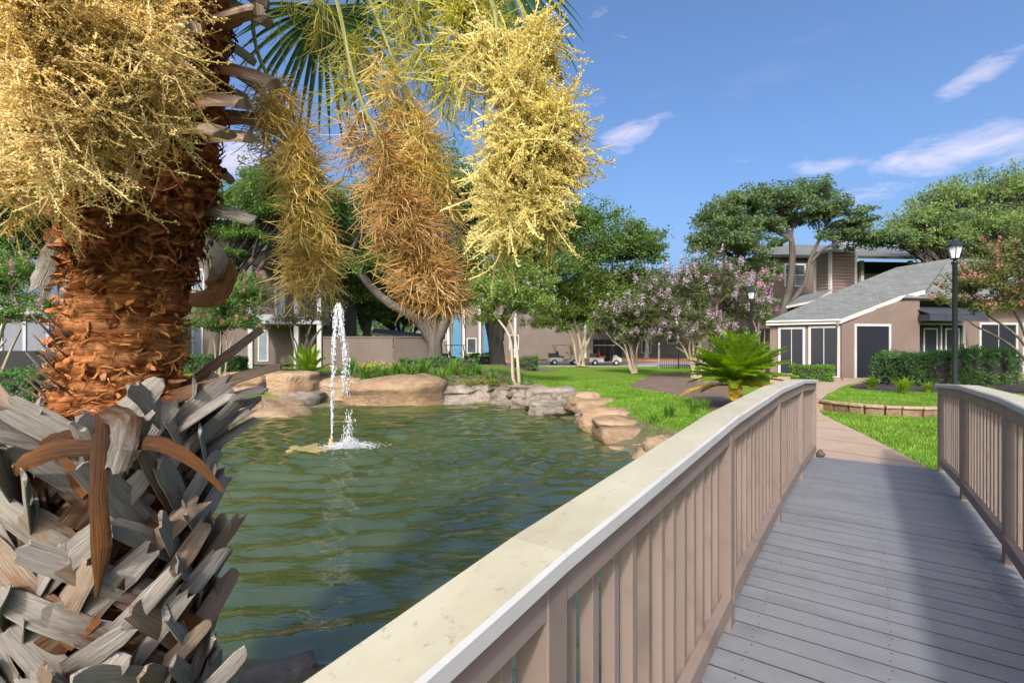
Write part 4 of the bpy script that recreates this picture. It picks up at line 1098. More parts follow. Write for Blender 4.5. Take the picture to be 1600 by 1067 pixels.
MAT['fl_brown'] = flowermat('flowers_dry_brown', (0.351, 0.210, 0.071), (0.526, 0.358, 0.142), (0.632, 0.491, 0.261))
MAT['fl_olive'] = flowermat('flowers_olive', (0.479, 0.365, 0.112), (0.652, 0.532, 0.201), (0.748, 0.631, 0.325))
MAT['fl_green'] = flowermat('flowers_green_yellow', (0.36, 0.34, 0.05), (0.52, 0.48, 0.10), (0.62, 0.58, 0.20))
# bright one on the right of the group
Yd = 1.85
D0 = (-0.8, 1.9, 4.1)
flower_cluster([CR, D0, P(735, -60, Yd), P(780, 60, Yd), P(805, 170, Yd), P(815, 260, Yd), P(820, 300, Yd)], 0.42, 48, 0.28, 24, 0.185, 0.0030, 0.0031, 0.0066, MAT['fl_near'], 101, grav=0.6, fl_off=.0085, cord=9, curl=1.4)
flower_cluster([CR, D0, P(770, -60, 1.95), P(830, 60, 1.95), P(850, 160, 1.95), P(858, 240, 1.95)], 0.48, 32, 0.23, 24, 0.175, 0.0030, 0.0031, 0.0066, MAT['fl_near'], 102, grav=0.5, fl_off=.0085, cord=9, curl=1.4)
flower_cluster([CR, (-0.9, 2.0, 4.2), P(700, -60, 2.1), P(735, 20, 2.1), P(750, 80, 2.1)], 0.45, 24, 0.32, 26, 0.17, 0.0030, 0.0026, 0.02, MAT['fl_green'], 103, grav=0.6, cord=12)
# brown one in the middle
Yc = 2.35
flower_cluster([CR, (-1.1, 2.2, 4.2), P(520, -20, Yc), P(555, 130, Yc), P(600, 240, Yc), P(632, 320, Yc), P(662, 395, Yc), P(678, 430, Yc)], 0.44, 84, 0.37, 44, 0.16, 0.0022, 0.0018, 0.03, MAT['fl_brown'], 104, grav=0.75, taper=0.6, flowers=False, cord=8, curl=1.1)
flower_cluster([CR, (-1.1, 2.2, 4.2), P(560, -40, 2.5), P(620, 110, 2.5), P(660, 230, 2.5), P(672, 330, 2.5)], 0.48, 34, 0.34, 40, 0.155, 0.0021, 0.0018, 0.03, MAT['fl_olive'], 105, grav=0.75, flowers=False, cord=8)
# the narrow one nearest the trunk
Yb = 2.45
flower_cluster([CR, (-1.2, 2.3, 4.1), P(395, 40, Yb), P(435, 150, Yb), P(465, 240, Yb), P(483, 330, Yb), P(490, 400, Yb)], 0.44, 68, 0.29, 40, 0.155, 0.0022, 0.0018, 0.03, MAT['fl_olive'], 106, grav=0.9, taper=0.85, flowers=False, cord=8)
# sparse green strands above
flower_cluster([CR, (-1.0, 2.3, 4.2), P(600, -60, 2.6), P(650, 30, 2.6), P(675, 110, 2.6)], 0.45, 28, 0.38, 26, 0.19, 0.0020, 0.0018, 0.03, MAT['fl_green'], 107, grav=0.5, flowers=False, cord=8)
flower_cluster([CR, (-1.1, 2.4, 4.0), P(480, -20, 2.7), P(560, 90, 2.7), P(600, 190, 2.7)], 0.42, 26, 0.36, 26, 0.19, 0.0020, 0.0018, 0.03, MAT['fl_green'], 108, grav=0.5, flowers=False, cord=8)
# the big one in front of the trunk
Ya = 1.38
flower_cluster([CR, (-1.5, 1.6, 4.1), P(120, -130, Ya), P(105, 0, Ya), P(95, 110, Ya), P(85, 190, Ya)], 0.36, 48, 0.29, 24, 0.185, 0.0021, 0.0024, 0.0070, MAT['fl_left'], 109, grav=0.5, fl_off=.0062, cord=9, curl=1.4)
flower_cluster([CR, (-1.4, 1.6, 4.1), P(240, -130, 1.5), P(225, -20, 1.5), P(215, 80, 1.5), P(208, 150, 1.5)], 0.40, 38, 0.26, 22, 0.185, 0.0021, 0.0024, 0.0070, MAT['fl_left'], 110, grav=0.5, fl_off=.0062, cord=9, curl=1.4)
flower_cluster([CR, (-1.7, 1.7, 4.1), P(20, -130, 1.55), P(0, 40, 1.55), P(0, 190, 1.55), P(10, 250, 1.55)], 0.40, 36, 0.28, 26, 0.17, 0.0024, 0.0023, 0.0100, MAT['fl_left'], 111, grav=0.7, fl_off=.0055, cord=9, curl=1.2)
# ------------------------------------------------------------------ buildings
MAT['stucco'] = M('taupe_siding', [(0.3, (0.150, 0.106, 0.086)), (0.7, (0.182, 0.131, 0.108))], scale=1.2, rough=0.85, bump=0.3, bscale=40, bdist=0.01, dirt=((0.128, 0.090, 0.074), 0.7, 0.55, 0.8))
MAT['siding_far'] = M('taupe_siding_far', [(0.3, (0.132, 0.100, 0.085)), (0.7, (0.170, 0.132, 0.112))], scale=0.8, rough=0.85)  # darkened: tree shade over the left apartments is put into this colour
MAT['trim'] = M('white_trim', [(0.3, (0.407, 0.394, 0.374)), (0.7, (0.485, 0.472, 0.453))], scale=3, rough=0.6)
MAT['screen'] = M('solar_screen', [(0.3, (0.010, 0.011, 0.016)), (0.7, (0.020, 0.022, 0.030))], scale=60, rough=0.38, spec=0.35)
MAT['glass'] = M('window_glass', [(0.3, (0.03, 0.04, 0.05)), (0.7, (0.07, 0.09, 0.10))], scale=1.5, rough=0.08, spec=0.8)
MAT['pale_pane'] = M('glazed_panel', [(0.3, (0.16, 0.19, 0.23)), (0.7, (0.26, 0.30, 0.36))], scale=1.2, rough=0.12, spec=0.7)
MAT['awning'] = M('navy_awning', [(0.3, (0.022, 0.026, 0.038)), (0.7, (0.036, 0.042, 0.056))], scale=3, rough=0.75)
MAT['dark'] = plain('dark_panel_and_shade', (0.02, 0.019, 0.02), rough=0.9)  # dark panels, and shade painted near-black in recesses and under a roof
MAT['slab'] = plain('balcony_edge', (0.375, 0.390, 0.413))
MAT['black_metal'] = plain('black_metal', (0.012, 0.013, 0.016), rough=0.4)
def shinglemat():
    m = bpy.data.materials.new('grey_shingles'); m.use_nodes = True
    nt = m.node_tree; L = nt.links; b = nt.nodes["Principled BSDF"]; b.inputs["Roughness"].default_value = 0.95; b.inputs["Specular IOR Level"].default_value = 0.1
    uv = nd(nt, "ShaderNodeTexCoord").outputs["UV"]
    br_ = nd(nt, "ShaderNodeTexBrick", Scale=1.0); br_.inputs["Brick Width"].default_value = 0.26; br_.inputs["Row Height"].default_value = 0.12
    br_.inputs["Mortar Size"].default_value = 0.006; br_.inputs["Color1"].default_value = (0.130, 0.136, 0.132, 1); br_.inputs["Color2"].default_value = (0.170, 0.177, 0.171, 1); br_.inputs["Mortar"].default_value = (0.075, 0.078, 0.075, 1)
    br_.offset = 0.37
    L.new(uv, br_.inputs["Vector"])
    n = nd(nt, "ShaderNodeTexNoise", Scale=1.3, Detail=8, Roughness=0.7); L.new(uv, n.inputs["Vector"])
    g_ = ramp(nt, n.outputs[0], [(0.3, (0.88, 0.89, 0.88)), (0.7, (1.08, 1.08, 1.06))])
    mx = nd(nt, "ShaderNodeMixRGB", blend_type='MULTIPLY'); mx.inputs[0].default_value = 1; L.new(br_.outputs[0], mx.inputs[1]); L.new(g_, mx.inputs[2])
    L.new(mx.outputs[0], b.inputs["Base Color"])
    bp = nd(nt, "ShaderNodeBump", Strength=0.8, Distance=0.02); L.new(br_.outputs["Fac"], bp.inputs["Height"]); bp.invert = True; L.new(bp.outputs[0], b.inputs["Normal"])
    return m
MAT['dark_roof'] = plain('dark_roof', (0.060, 0.055, 0.058), rough=0.8); MAT['shingle'] = shinglemat(); MAT['shingle_edge'] = plain('shingle_edge', (0.13, 0.135, 0.13), rough=.9)
def roof_plane(pts, mat, name, parent, thick=0.10, edge=None):
    """pts coplanar polygon; uv in metres, v up the slope"""
    pts = np.array(pts, float); n = np.cross(pts[1] - pts[0], pts[2] - pts[0]); n /= np.linalg.norm(n)
    if n[2] < 0: pts = pts[::-1]; n = -n
    h = np.cross(np.array([0, 0, 1.0]), n); h /= np.linalg.norm(h); s_ = np.cross(n, h)
    uv = np.stack([pts @ h, pts @ s_], -1)
    k = len(pts); low = pts - n * thick
    m = MB(); m.add(pts, None, [[0, i, i + 1] for i in range(1, k - 1)], uv)
    ob = m.build(name, mat, parent)
    m2 = MB(); V = np.vstack([pts - n * 0.004, low])
    m2.add(V, [[i, k + i, k + (i + 1) % k, (i + 1) % k] for i in range(k)], [[k, k + i + 1, k + i] for i in range(1, k - 1)])
    m2.build('fascia', edge or MAT['trim'], ob)
    return ob
class Face:
    """a wall frame: origin o (xyz), direction d (xy unit), outward normal n"""
    def __init__(s, o, d):
        s.o = np.array(o, float); d = np.array([d[0], d[1], 0.0]); s.d = d / np.linalg.norm(d); s.n = np.array([s.d[1], -s.d[0], 0])
    def p(s, a, z, out=0.0): return s.o + s.d * a + np.array([0, 0, z - s.o[2]]) + s.n * out
    def box(s, m, a0, a1, z0, z1, o0, o1):
        b = [s.p(a0, z0, o0), s.p(a0, z0, o1), s.p(a1, z0, o1), s.p(a1, z0, o0)]
        t = [s.p(a0, z1, o0), s.p(a0, z1, o1), s.p(a1, z1, o1), s.p(a1, z1, o0)]
        return m.hexa(b[::-1], t[::-1])
    def at(s, px):
        """distance along the wall seen at photo column px"""
        t = (px - 800) / F
        return (t * s.o[1] - s.o[0]) / (s.d[0] - t * s.d[1])
    def z(s, px, py):
        a = s.at(px); Y = s.o[1] + s.d[1] * a
        return CAMZ - (py - HZ) / F * Y
def window(parent, f, a0, a1, z0, z1, fw=0.09, mull=1, rail=0, pane=None, depth=0.05):
    m = MB()
    f.box(m, a0, a0 + fw, z0, z1, 0.005, depth); f.box(m, a1 - fw, a1, z0, z1, 0.005, depth)
    f.box(m, a0 + fw, a1 - fw, z1 - fw, z1, 0.005, depth - .002); f.box(m, a0 + fw, a1 - fw, z0, z0 + fw * .8, 0.005, depth - .002)
    w_ = m.build('window', MAT['trim'], parent)
    k = mull + 1
    for i in range(k):
        b0 = a0 + fw + (a1 - a0 - 2 * fw) * i / k; b1 = a0 + fw + (a1 - a0 - 2 * fw) * (i + 1) / k
        f.box(MB(), 0, 1, 0, 1, 0, 1)
        f_m = MB(); f.box(f_m, b0 + (0.012 if i else 0), b1 - (0.012 if i < k - 1 else 0), z0 + fw * .8, z1 - fw, 0.004, depth - .025); f_m.build('pane', pane or MAT['screen'], w_)
        if i: mm = MB(); f.box(mm, b0 - 0.012, b0 + 0.012, z0 + fw * .8, z1 - fw, 0.004, depth - .012); mm.build('mullion', MAT['trim'], w_)
    if rail:
        zm = (z0 + z1) / 2; mm = MB(); f.box(mm, a0 + fw, a1 - fw, zm - .02, zm + .02, 0.006, depth - .01); mm.build('mullion', MAT['trim'], w_)
    return w_

# --- clubhouse on the right
BZ = 0.28
Cc = G(1315, 592, BZ + 0.0)
club = empty('clubhouse', (Cc[0] + 4, Cc[1] + 3, BZ), 'taupe single storey clubhouse with grey shingle roof and black window screens', 'building')
f1 = Face(Cc, (0.985, 0.174))          # gable wall, facing the camera
f2 = Face(Cc + np.array([-0.866, 0.5, 0]) * 2.62, (0.866, -0.5))   # angled wall on the left, runs to the corner
zE = 2.70
aR = f1.at(1405); zR = f1.z(1405, 470); aE = f1.at(1437)
# gable wall
m = MB()
for out in (0,):
    pts = [f1.p(0, BZ - .3), f1.p(aE, BZ - .3), f1.p(aE, zR + 0.05), f1.p(aR, zR - 0.02), f1.p(0, zE)]
    m.slab(pts, -f1.n * 0.2)
m.build('wall', MAT['stucco'], club)
m = MB(); f2.box(m, 0, 2.612, BZ - .3, zE, -0.2, 0); m.build('wall', MAT['stucco'], club)
m = MB(); f1.box(m, -0.02, 0.13, BZ - .3, zE, 0.004, 0.03); m.build('corner_board', MAT['stucco'], club)
# recessed entrance and right-hand wall
f3 = Face(f1.p(aE, BZ) + np.array([0.05, 0.75, 0]), (0.985, 0.174))
m = MB(); f3.box(m, -0.4, 12, BZ - .3, zR + 0.3, -0.2, 0); m.build('wall', MAT['stucco'], club)
m = MB(); m.slab([f1.p(aE, BZ - .3) - f1.n * .001, f3.p(-0.05, BZ - .3), f3.p(-0.05, zR), f1.p(aE, zR) - f1.n * .001], (-0.15, 0.02, 0)); m.build('wall', MAT['stucco'], club)
f4 = f3
window(club, f1, f1.at(1334), f1.at(1391), f1.z(1360, 594), f1.z(1360, 506), 0.10, 0)
window(club, f2, f2.at(1216), f2.at(1258), BZ + 0.1, f2.z(1236, 511), 0.09, 1)
window(club, f2, f2.at(1263), f2.at(1312), BZ + 0.05, f2.z(1290, 509), 0.09, 1)
window(club, f4, f4.at(1529), f4.at(1589), f4.z(1560, 592), f4.z(1560, 504), 0.10, 1)
window(club, f4, f4.at(1597), f4.at(1650), f4.z(1600, 592), f4.z(1600, 504), 0.10, 1)
# entrance doors
dr = MB(); a0, a1 = f4.at(1427), f4.at(1503); zt = f4.z(1460, 505)
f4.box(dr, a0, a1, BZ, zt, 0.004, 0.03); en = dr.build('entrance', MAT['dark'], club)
m = MB(); f4.box(m, a0 - .05, a0 + .16, BZ, zt, .031, .12); f4.box(m, a1 - .10, a1 + .05, BZ, zt, .031, .12); f4.box(m, a0 + .16, a1 - .10, zt - .08, zt, .031, .115); m.build('door_frame', MAT['trim'], en)
for q0, q1 in ((1441, 1463), (1475, 1497)):
    b0, b1 = f4.at(q0), f4.at(q1); m = MB(); zt2 = zt - .22
    f4.box(m, b0, b0 + .06, BZ, zt2, .031, .07); f4.box(m, b1 - .06, b1, BZ, zt2, .031, .07); f4.box(m, b0 + .06, b1 - .06, zt2 - .06, zt2, .031, .069)
    d_ = m.build('door', MAT['trim'], en); m = MB(); f4.box(m, b0 + .06, b1 - .06, BZ, zt2 - .06, .031, .05); m.build('pane', MAT['screen'], d_)
m = MB(); f4.box(m, f4.at(1467), f4.at(1469), BZ, zt - .08, .031, .09); m.build('mullion', MAT['trim'], en)
# awning
aw0, aw1 = f4.at(1404), f4.at(1497); zA = f4.z(1450, 486)
A = [f4.p(aw0 + .15, zA + .30, 0.02), f4.p(aw1, zA + .30, 0.02), f4.p(aw1, zA - .22, 1.25), f4.p(aw0 + .15, zA - .22, 1.25)]
m = MB(); m.slab(A, (0, 0, -0.02)); aw = m.build('awning', MAT['awning'], club)
m = MB(); f4.box(m, aw0 + .15, aw1, zA - .50, zA - .225, 1.235, 1.25); f4.box(m, aw0 + .15, aw0 + .165, zA - .5, zA - .24, 0.02, 1.234); m.build('valance', MAT['awning'], aw)
# roofs : shed plane over both walls
e1 = np.array([-0.866, 0.5, 0.0])
Ep = np.array([Cc[0], Cc[1], zE + 0.10]); Rp = f1.p(aR, zR + 0.13)
pl_n = np.cross(e1, Rp - Ep); pl_n = pl_n if pl_n[2] > 0 else -pl_n
def onplane(px, py):
    d_ = np.array([(px - 800) / F, 1.0, -(py - HZ) / F]); o_ = np.array([0, 0, CAMZ])
    return o_ + d_ * ((pl_n @ (Ep - o_)) / (pl_n @ d_))
Ec = onplane(1312, 499); El = onplane(1197, 502); Rt = onplane(1405, 463)
roof_plane([El, Ec, Rt, onplane(1448, 452), onplane(1484, 404), onplane(1400, 418), onplane(1290, 462), onplane(1262, 474)], MAT['shingle'], 'roof', club, 0.14, MAT['shingle_edge'])
for a_, b_ in ((El, Ec), (Ec, Rt), (Rt, onplane(1445, 453))):
    w_ = (b_ - a_) / np.linalg.norm(b_ - a_); o_ = np.array([w_[1], -w_[0], 0]) * .03
    o_ = o_ if o_[1] < 0 else -o_
    MB().hexa([a_ - (0, 0, .18), b_ - (0, 0, .18), b_ + o_ - (0, 0, .18), a_ + o_ - (0, 0, .18)], [a_ - (0, 0, .005), b_ - (0, 0, .005), b_ + o_ - (0, 0, .005), a_ + o_ - (0, 0, .005)]).build('rake_board', MAT['trim'], club)
# a gutter and downpipe at the corner
m = MB().tubes(np.array([El + (0, -.06, -.03), Ec + (0, -.06, -.03)]), 0.05, 6); m.build('gutter', MAT['trim'], club)
m = MB().tubes(np.array([Ec + (-.1, -.06, -.04), Ec + (-.06, 0.05, -.22), f2.p(2.5, zE - .3, .06), f2.p(2.5, BZ, .06)]), 0.04, 6); m.build('downpipe', MAT['trim'], club)
# main roof running off to the right
ra, rb_ = f1.p(aE - .4, zR + .12, .25), f4.p(12, zR + .12, .9)
T1 = onplane(1484, 404); T1r = T1 + np.array([11, 1.9, 0.1])
roof_plane([f1.p(aR + .05, zR + .11, .12), f4.p(12, zR + .11, .9), T1r, T1], MAT['shingle'], 'roof', club, 0.14, MAT['shingle_edge'])
# lower roof behind, left; the dark wall under it is painted shadow
roof_plane([P(1228, 478, 24.0), P(1276, 468, 23.2), P(1300, 452, 25.5), P(1252, 462, 26.0)], MAT['shingle'], 'roof', club, 0.12)
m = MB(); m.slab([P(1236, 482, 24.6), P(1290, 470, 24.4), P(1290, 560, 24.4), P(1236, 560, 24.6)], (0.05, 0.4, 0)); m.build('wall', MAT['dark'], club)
m = MB(); m.box2((Cc[0] + .6, Cc[1] + 4.2, BZ - .3), (Cc[0] + 13, Cc[1] + 8, zE - .1)); m.build('wall', MAT['stucco'], club)
# foundation strip
m = MB(); f1.box(m, 0, aE, BZ - .3, BZ + .04, 0.03, 0.10); f2.box(m, 0, 2.6, BZ - .3, BZ + .03, 0.005, 0.08); m.build('plinth', MAT['path'], club)

# --- three storey apartments behind the clubhouse
apR = empty('apartment_building', (20, 38, 0), 'three storey taupe apartment block rising behind the clubhouse roof', 'building')
fr = Face((18.0, 36.0, 0), (1, 0.08))
zr = fr.z(1240, 400)
m = MB(); fr.box(m, 0, 4.4, -0.2, zr, -8, 0); m.build('wall', MAT['stucco'], apR)
m = MB(); fr.box(m, 4.4, 30, -0.2, fr.z(1400, 424), -8, -1.2); m.build('wall', MAT['stucco'], apR)
m = MB(); fr.box(m, 4.4, 30, fr.z(1400, 424), zr - .02, -8, -1.8); m.build('balcony_shade_block', MAT['dark'], apR)  # solid near-black block paints the shade inside the balconies
window(apR, fr, fr.at(1225), fr.at(1259), fr.z(1240, 448), fr.z(1240, 412), 0.12, 1, 1, MAT['glass'])
window(apR, fr, fr.at(1225), fr.at(1259), fr.z(1240, 503), fr.z(1240, 467), 0.12, 1, 1, MAT['glass'])
for q_ in (1362, 1440, 1520):
    m = MB(); a0 = fr.at(q_); fr.box(m, a0 - .12, a0 + .12, 0, fr.z(q_, 404), -1.1, -.85); m.build('column', MAT['trim'], apR)
roof_plane([fr.p(-.5, zr, .45), fr.p(30, zr, .45), fr.p(30, zr + 2.1, -6), fr.p(2.0, zr + 2.1, -6)], MAT['shingle'], 'roof', apR, .2, MAT['dark_roof'])
# chimney tower in lap siding with white corner boards
cm = Face(P(1273, 500, 33.0) * np.array([1, 1, 0]), (0.72, -0.69))
ch0 = P(1297, 500, 32.0)
cf1 = Face((P(1274, 500, 32.9)[0], 32.9, 0), (P(1297, 500, 32)[0] - P(1274, 500, 32.9)[0], 32.0 - 32.9)); l1 = np.linalg.norm((P(1297, 500, 32) - P(1274, 500, 32.9))[:2])
cf2 = Face((P(1297, 500, 32)[0], 32.0, 0), (P(1336, 500, 32.2)[0] - P(1297, 500, 32)[0], .2)); l2 = np.linalg.norm((P(1336, 500, 32.2) - P(1297, 500, 32))[:2])
zch = CAMZ + (HZ - 394) / F * 32
chim = None
for f_, l_ in ((cf1, l1), (cf2, l2)):
    m = MB(); f_.box(m, 0, l_, 0, zch, -1.0, 0); w_ = m.build('chimney', MAT['stucco'], apR)
    z = 3.5
    while z < zch - .2:
        mm = MB(); b = [f_.p(0, z, 0.003), f_.p(0, z, 0.055), f_.p(l_, z, 0.055), f_.p(l_, z, 0.003)]; t = [f_.p(0, z + .20, 0.003), f_.p(0, z + .20, 0.008), f_.p(l_, z + .20, 0.008), f_.p(l_, z + .20, 0.003)]
        mm.hexa(b[::-1], t[::-1]); mm.build('siding_board', MAT['stucco'], w_); z += .205
    mm = MB(); f_.box(mm, -.09, .09, 3, zch, .031, .075); f_.box(mm, l_ - .09, l_ + .09, 3, zch, .031, .075); f_.box(mm, -.09, l_ + .09, zch, zch + .16, -.02, .085); mm.build('corner_board', MAT['trim'], w_)
tp = P(1310, 500, 32.8); m = MB(); 
for k, (dx, hh) in enumerate(((0, .95), (.75, .6))):
    m.box2((tp[0] - .25 + dx, 32.5, zch), (tp[0] + .3 + dx, 33.1, zch + hh)); m.box2((tp[0] - .35 + dx, 32.4, zch + hh), (tp[0] + .4 + dx, 33.2, zch + hh + .12))
m.build('flue', MAT['slab'], apR)

# --- apartments on the left behind the pond
apL = empty('apartment_building', (-13, 30, 0.4), 'three storey taupe apartment block with stacked balconies beyond the left shore', 'building')
fl = Face((-22.5, 28.5, 0), (1, 0.10))
zt = 9.0
m = MB(); fl.box(m, 0, 11.6, 0.1, zt, -8, 0); m.build('wall', MAT['siding_far'], apL)
ba0, ba1 = fl.at(386) - .0, fl.at(470)
bo = 2.2
fb = Face(fl.p(0, 0, bo), fl.d[:2])
b0, b1 = fb.at(388), fb.at(500)
for (yt, yb, pal) in ((391, 414, 'siding_far'), (491, 506, 'slab')):
    m = MB(); fb.box(m, b0, b1, fb.z(400, yb), fb.z(400, yt), -2.1, 0); bal = m.build('balcony', MAT[pal], apL)
    mm = MB(); fb.box(mm, b0 + .1, b1 - .1, fb.z(400, yb) - .03, fb.z(400, yb) - .004, -2.0, -.1); mm.build('soffit', MAT['siding_far'], bal)
# glazed panels on the upper balcony
zp0, zp1 = fb.z(400, 391), fb.z(400, 366)
for i in range(5):
    a = b0 + .1 + i * .95; m = MB(); fb.box(m, a, a + .95, zp0, zp0 + .08, -.12, -.02); fb.box(m, a, a + .07, zp0 + .08, zp1, -.12, -.02); fb.box(m, a + .88, a + .95, zp0 + .08, zp1, -.12, -.02); fb.box(m, a + .07, a + .88, zp1 - .07, zp1, -.12, -.02)
    w_ = m.build('window', MAT['trim'], apL); mm = MB(); fb.box(mm, a + .07, a + .88, zp0 + .08, zp1 - .07, -.09, -.05); mm.build('pane', MAT['pale_pane'], w_)
m = MB(); fb.box(m, b0, b1, zp1, zt, -2.1, 0); m.build('wall', MAT['siding_far'], apL)
for q_ in (390, 462, 498):
    a = fb.at(q_); m = MB(); fb.box(m, a - .12, a + .12, 0.2, fb.z(400, 414), -.30, -.06); m.build('column', MAT['trim'], apL)
for (q0, q1, y0, y1) in ((300, 318, 505, 560), (403, 420, 515, 565), (330, 352, 430, 470), (300, 320, 420, 465), (430, 446, 445, 495), (250, 272, 505, 560)):
    window(apL, fl, fl.at(q0), fl.at(q1), fl.z(q0, y1), fl.z(q0, y0), .10, 0, 0, MAT['pale_pane'])
m = MB(); fl.box(m, fl.at(375), fl.at(465), 0.1, 0.55, .3, .32)
m.build('patio_screen', MAT['dark'], apL)
roof_plane([fl.p(-.8, zt, 2.8), fl.p(12.0, zt, 2.8), fl.p(12.0, zt + 1.6, -4), fl.p(-.8, zt + 1.6, -4)], MAT['shingle'], 'roof', apL, .2)
# --- lower block at the far left, seen past the trunk
ap2 = empty('carport_building', (-22, 24, 0), 'low grey blue building with pale roof edge behind the left crape myrtle', 'building')
fa = Face((-30, 23.0, 0), (1, 0.05))
m = MB(); fa.box(m, 0, 11.2, 0, fa.z(40, 500), -6, 0); m.build('wall', plain('grey_blue_wall', (0.16, 0.17, 0.20)), ap2)
m = MB(); fa.box(m, -.2, 11.4, -.1, fa.z(40, 548), .004, .4); m.build('dark_base', MAT['dark'], ap2)
for k in range(5):
    m = MB(); fa.box(m, 6 + k * 1.05, 6.14 + k * 1.05, fa.z(40, 548), fa.z(40, 500), .005, .06); m.build('panel_rib', MAT['slab'], ap2)
roof_plane([fa.p(-.5, fa.z(40, 482), .5), fa.p(11.6, fa.z(40, 482), .5), fa.p(11.6, fa.z(40, 455), -4), fa.p(-.5, fa.z(40, 455), -4)], plain('pale_roof', (0.38, 0.40, 0.42)), 'roof', ap2, .3)
# --- apartments across the drive
ap3 = empty('apartment_building', (2, 62, 0), 'long taupe apartment block across the drive with blue doors', 'building')
fc = Face((-12, 60, 0), (1, 0))
m = MB(); fc.box(m, 0, 48, 0, 8, -8, 0); m.build('wall', MAT['siding_far'], ap3)
MAT['blue_door'] = plain('blue_door', (0.05, 0.17, 0.28))
for q_ in (714, 762):
    m = MB(); a = fc.at(q_); fc.box(m, a - .5, a + .5, 0.2, 5.2, .004, .08); m.build('door', MAT['blue_door'], ap3)
for q_ in (701, 725, 750, 774, 805, 914, 960):
    m = MB(); a = fc.at(q_); fc.box(m, a - .14, a + .14, 0, 7.6, .004, .3); m.build('column', MAT['trim'], ap3)
for q_, y_ in ((737, 540), (803, 535), (1050, 525), (690, 520), (850, 470), (950, 470), (1000, 480), (1085, 470), (1010, 540)):
    if fc.at(q_) < 47: window(ap3, fc, fc.at(q_) - .6, fc.at(q_) + .6, fc.z(q_, y_ + 12), fc.z(q_, y_ - 12), .12, 0, 0, MAT['glass'])
roof_plane([fc.p(-1, 8, .8), fc.p(49, 8, .8), fc.p(49, 9.5, -5), fc.p(-1, 9.5, -5)], MAT['shingle'], 'roof', ap3, .3)
# --- fenced enclosure with a shed roof behind
fe = empty('board_fence', (-7, 27, 0.4), 'taupe board fence enclosure beside the leaning oak', 'fence')
ff1 = Face((P(505, 560, 27.5)[0], 27.5, 0), (1, -0.05)); ff2 = Face((P(615, 560, 27.0)[0], 27.0, 0), (1, 0.75))
bd = None
def boards(f_, a0, a1, z0, z1):
    a = a0
    while a < a1 - 0.05:
        m = MB(); f_.box(m, a, a + .138, z0, z1 + random.uniform(-.012, .012), random.uniform(0, .01), .024); m.build('board', MAT['siding_far'], fe); a += .145
boards(ff1, 0, ff1.at(615), 0.1, ff1.z(600, 527)); boards(ff2, 0, ff2.at(672), 0.1, ff1.z(600, 527))
m = MB(); ff1.box(m, 0, ff1.at(615), ff1.z(600, 527) - .02, ff1.z(600, 527) + .05, -.05, .06); ff2.box(m, .07, ff2.at(672), ff1.z(600, 527) - .021, ff1.z(600, 527) + .049, -.05, .06); m.build('cap_rail', MAT['siding_far'], fe)
sh = empty('carport', (-5, 31, 0), 'dark low pitched shed roof just behind the board fence', 'shed')
MAT['dark_roof'] = plain('dark_roof', (0.060, 0.055, 0.058), rough=0.8)
roof_plane([P(580, 520, 30), P(668, 529, 30), P(668, 522, 34), P(585, 513, 34)], MAT['dark_roof'], 'roof', sh, .12, MAT['dark_roof'])
for q_, Y in ((584, 30.2), (664, 30.2), (590, 33.8), (660, 33.8)):
    p_ = P(q_, 530, Y); m = MB().box2((p_[0] - .07, Y - .07, 0), (p_[0] + .07, Y + .07, p_[2] - .02)); m.build('post', MAT['siding_far'], sh)
# black steel gate fence right of the carts
bf = empty('steel_fence', (11, 36, 0), 'black steel picket fence behind the lilac crape myrtles', 'fence')
for k in range(22):
    x = P(1030, 560, 36)[0] + k * 0.13; m = MB().box2((x - .014, 35.98, 0.05), (x + .014, 36.01, 1.75)); m.build('picket', MAT['black_metal'], bf)
for z in (0.2, 1.6):
    x0 = P(1030, 560, 36)[0]; m = MB().box2((x0 - .05, 35.94, z), (x0 + 2.85, 35.975, z + .05)); m.build('rail', MAT['black_metal'], bf)
for k in (0, 11, 21):
    x = P(1030, 560, 36)[0] + k * .13; m = MB().box2((x - .04, 36.012, 0), (x + .04, 36.09, 1.85)); m.build('post', MAT['trim'] if k == 0 else MAT['black_metal'], bf)
du = empty('dark_screen', (7.5, 49, 0.03), 'dark panelled bin enclosure behind the second golf cart', 'bin enclosure')
x0, x1 = P(927, 540, 48)[0], P(972, 540, 48)[0]
for k in range(5):
    w_ = (x1 - x0) / 5; m = MB().box2((x0 + w_ * k + .02, 48, .1), (x0 + w_ * (k + 1) - .02, 48.06, 2.25)); m.build('panel', MAT['dark'], du)
m = MB().box2((x0, 48.062, .03), (x0 + .1, 48.16, 2.35)).box2((x1 - .1, 48.062, .03), (x1, 48.16, 2.35)).box2((x0 + .1, 48.062, 1.9), (x1 - .1, 48.13, 2.0)); m.build('frame', MAT['black_metal'], du)

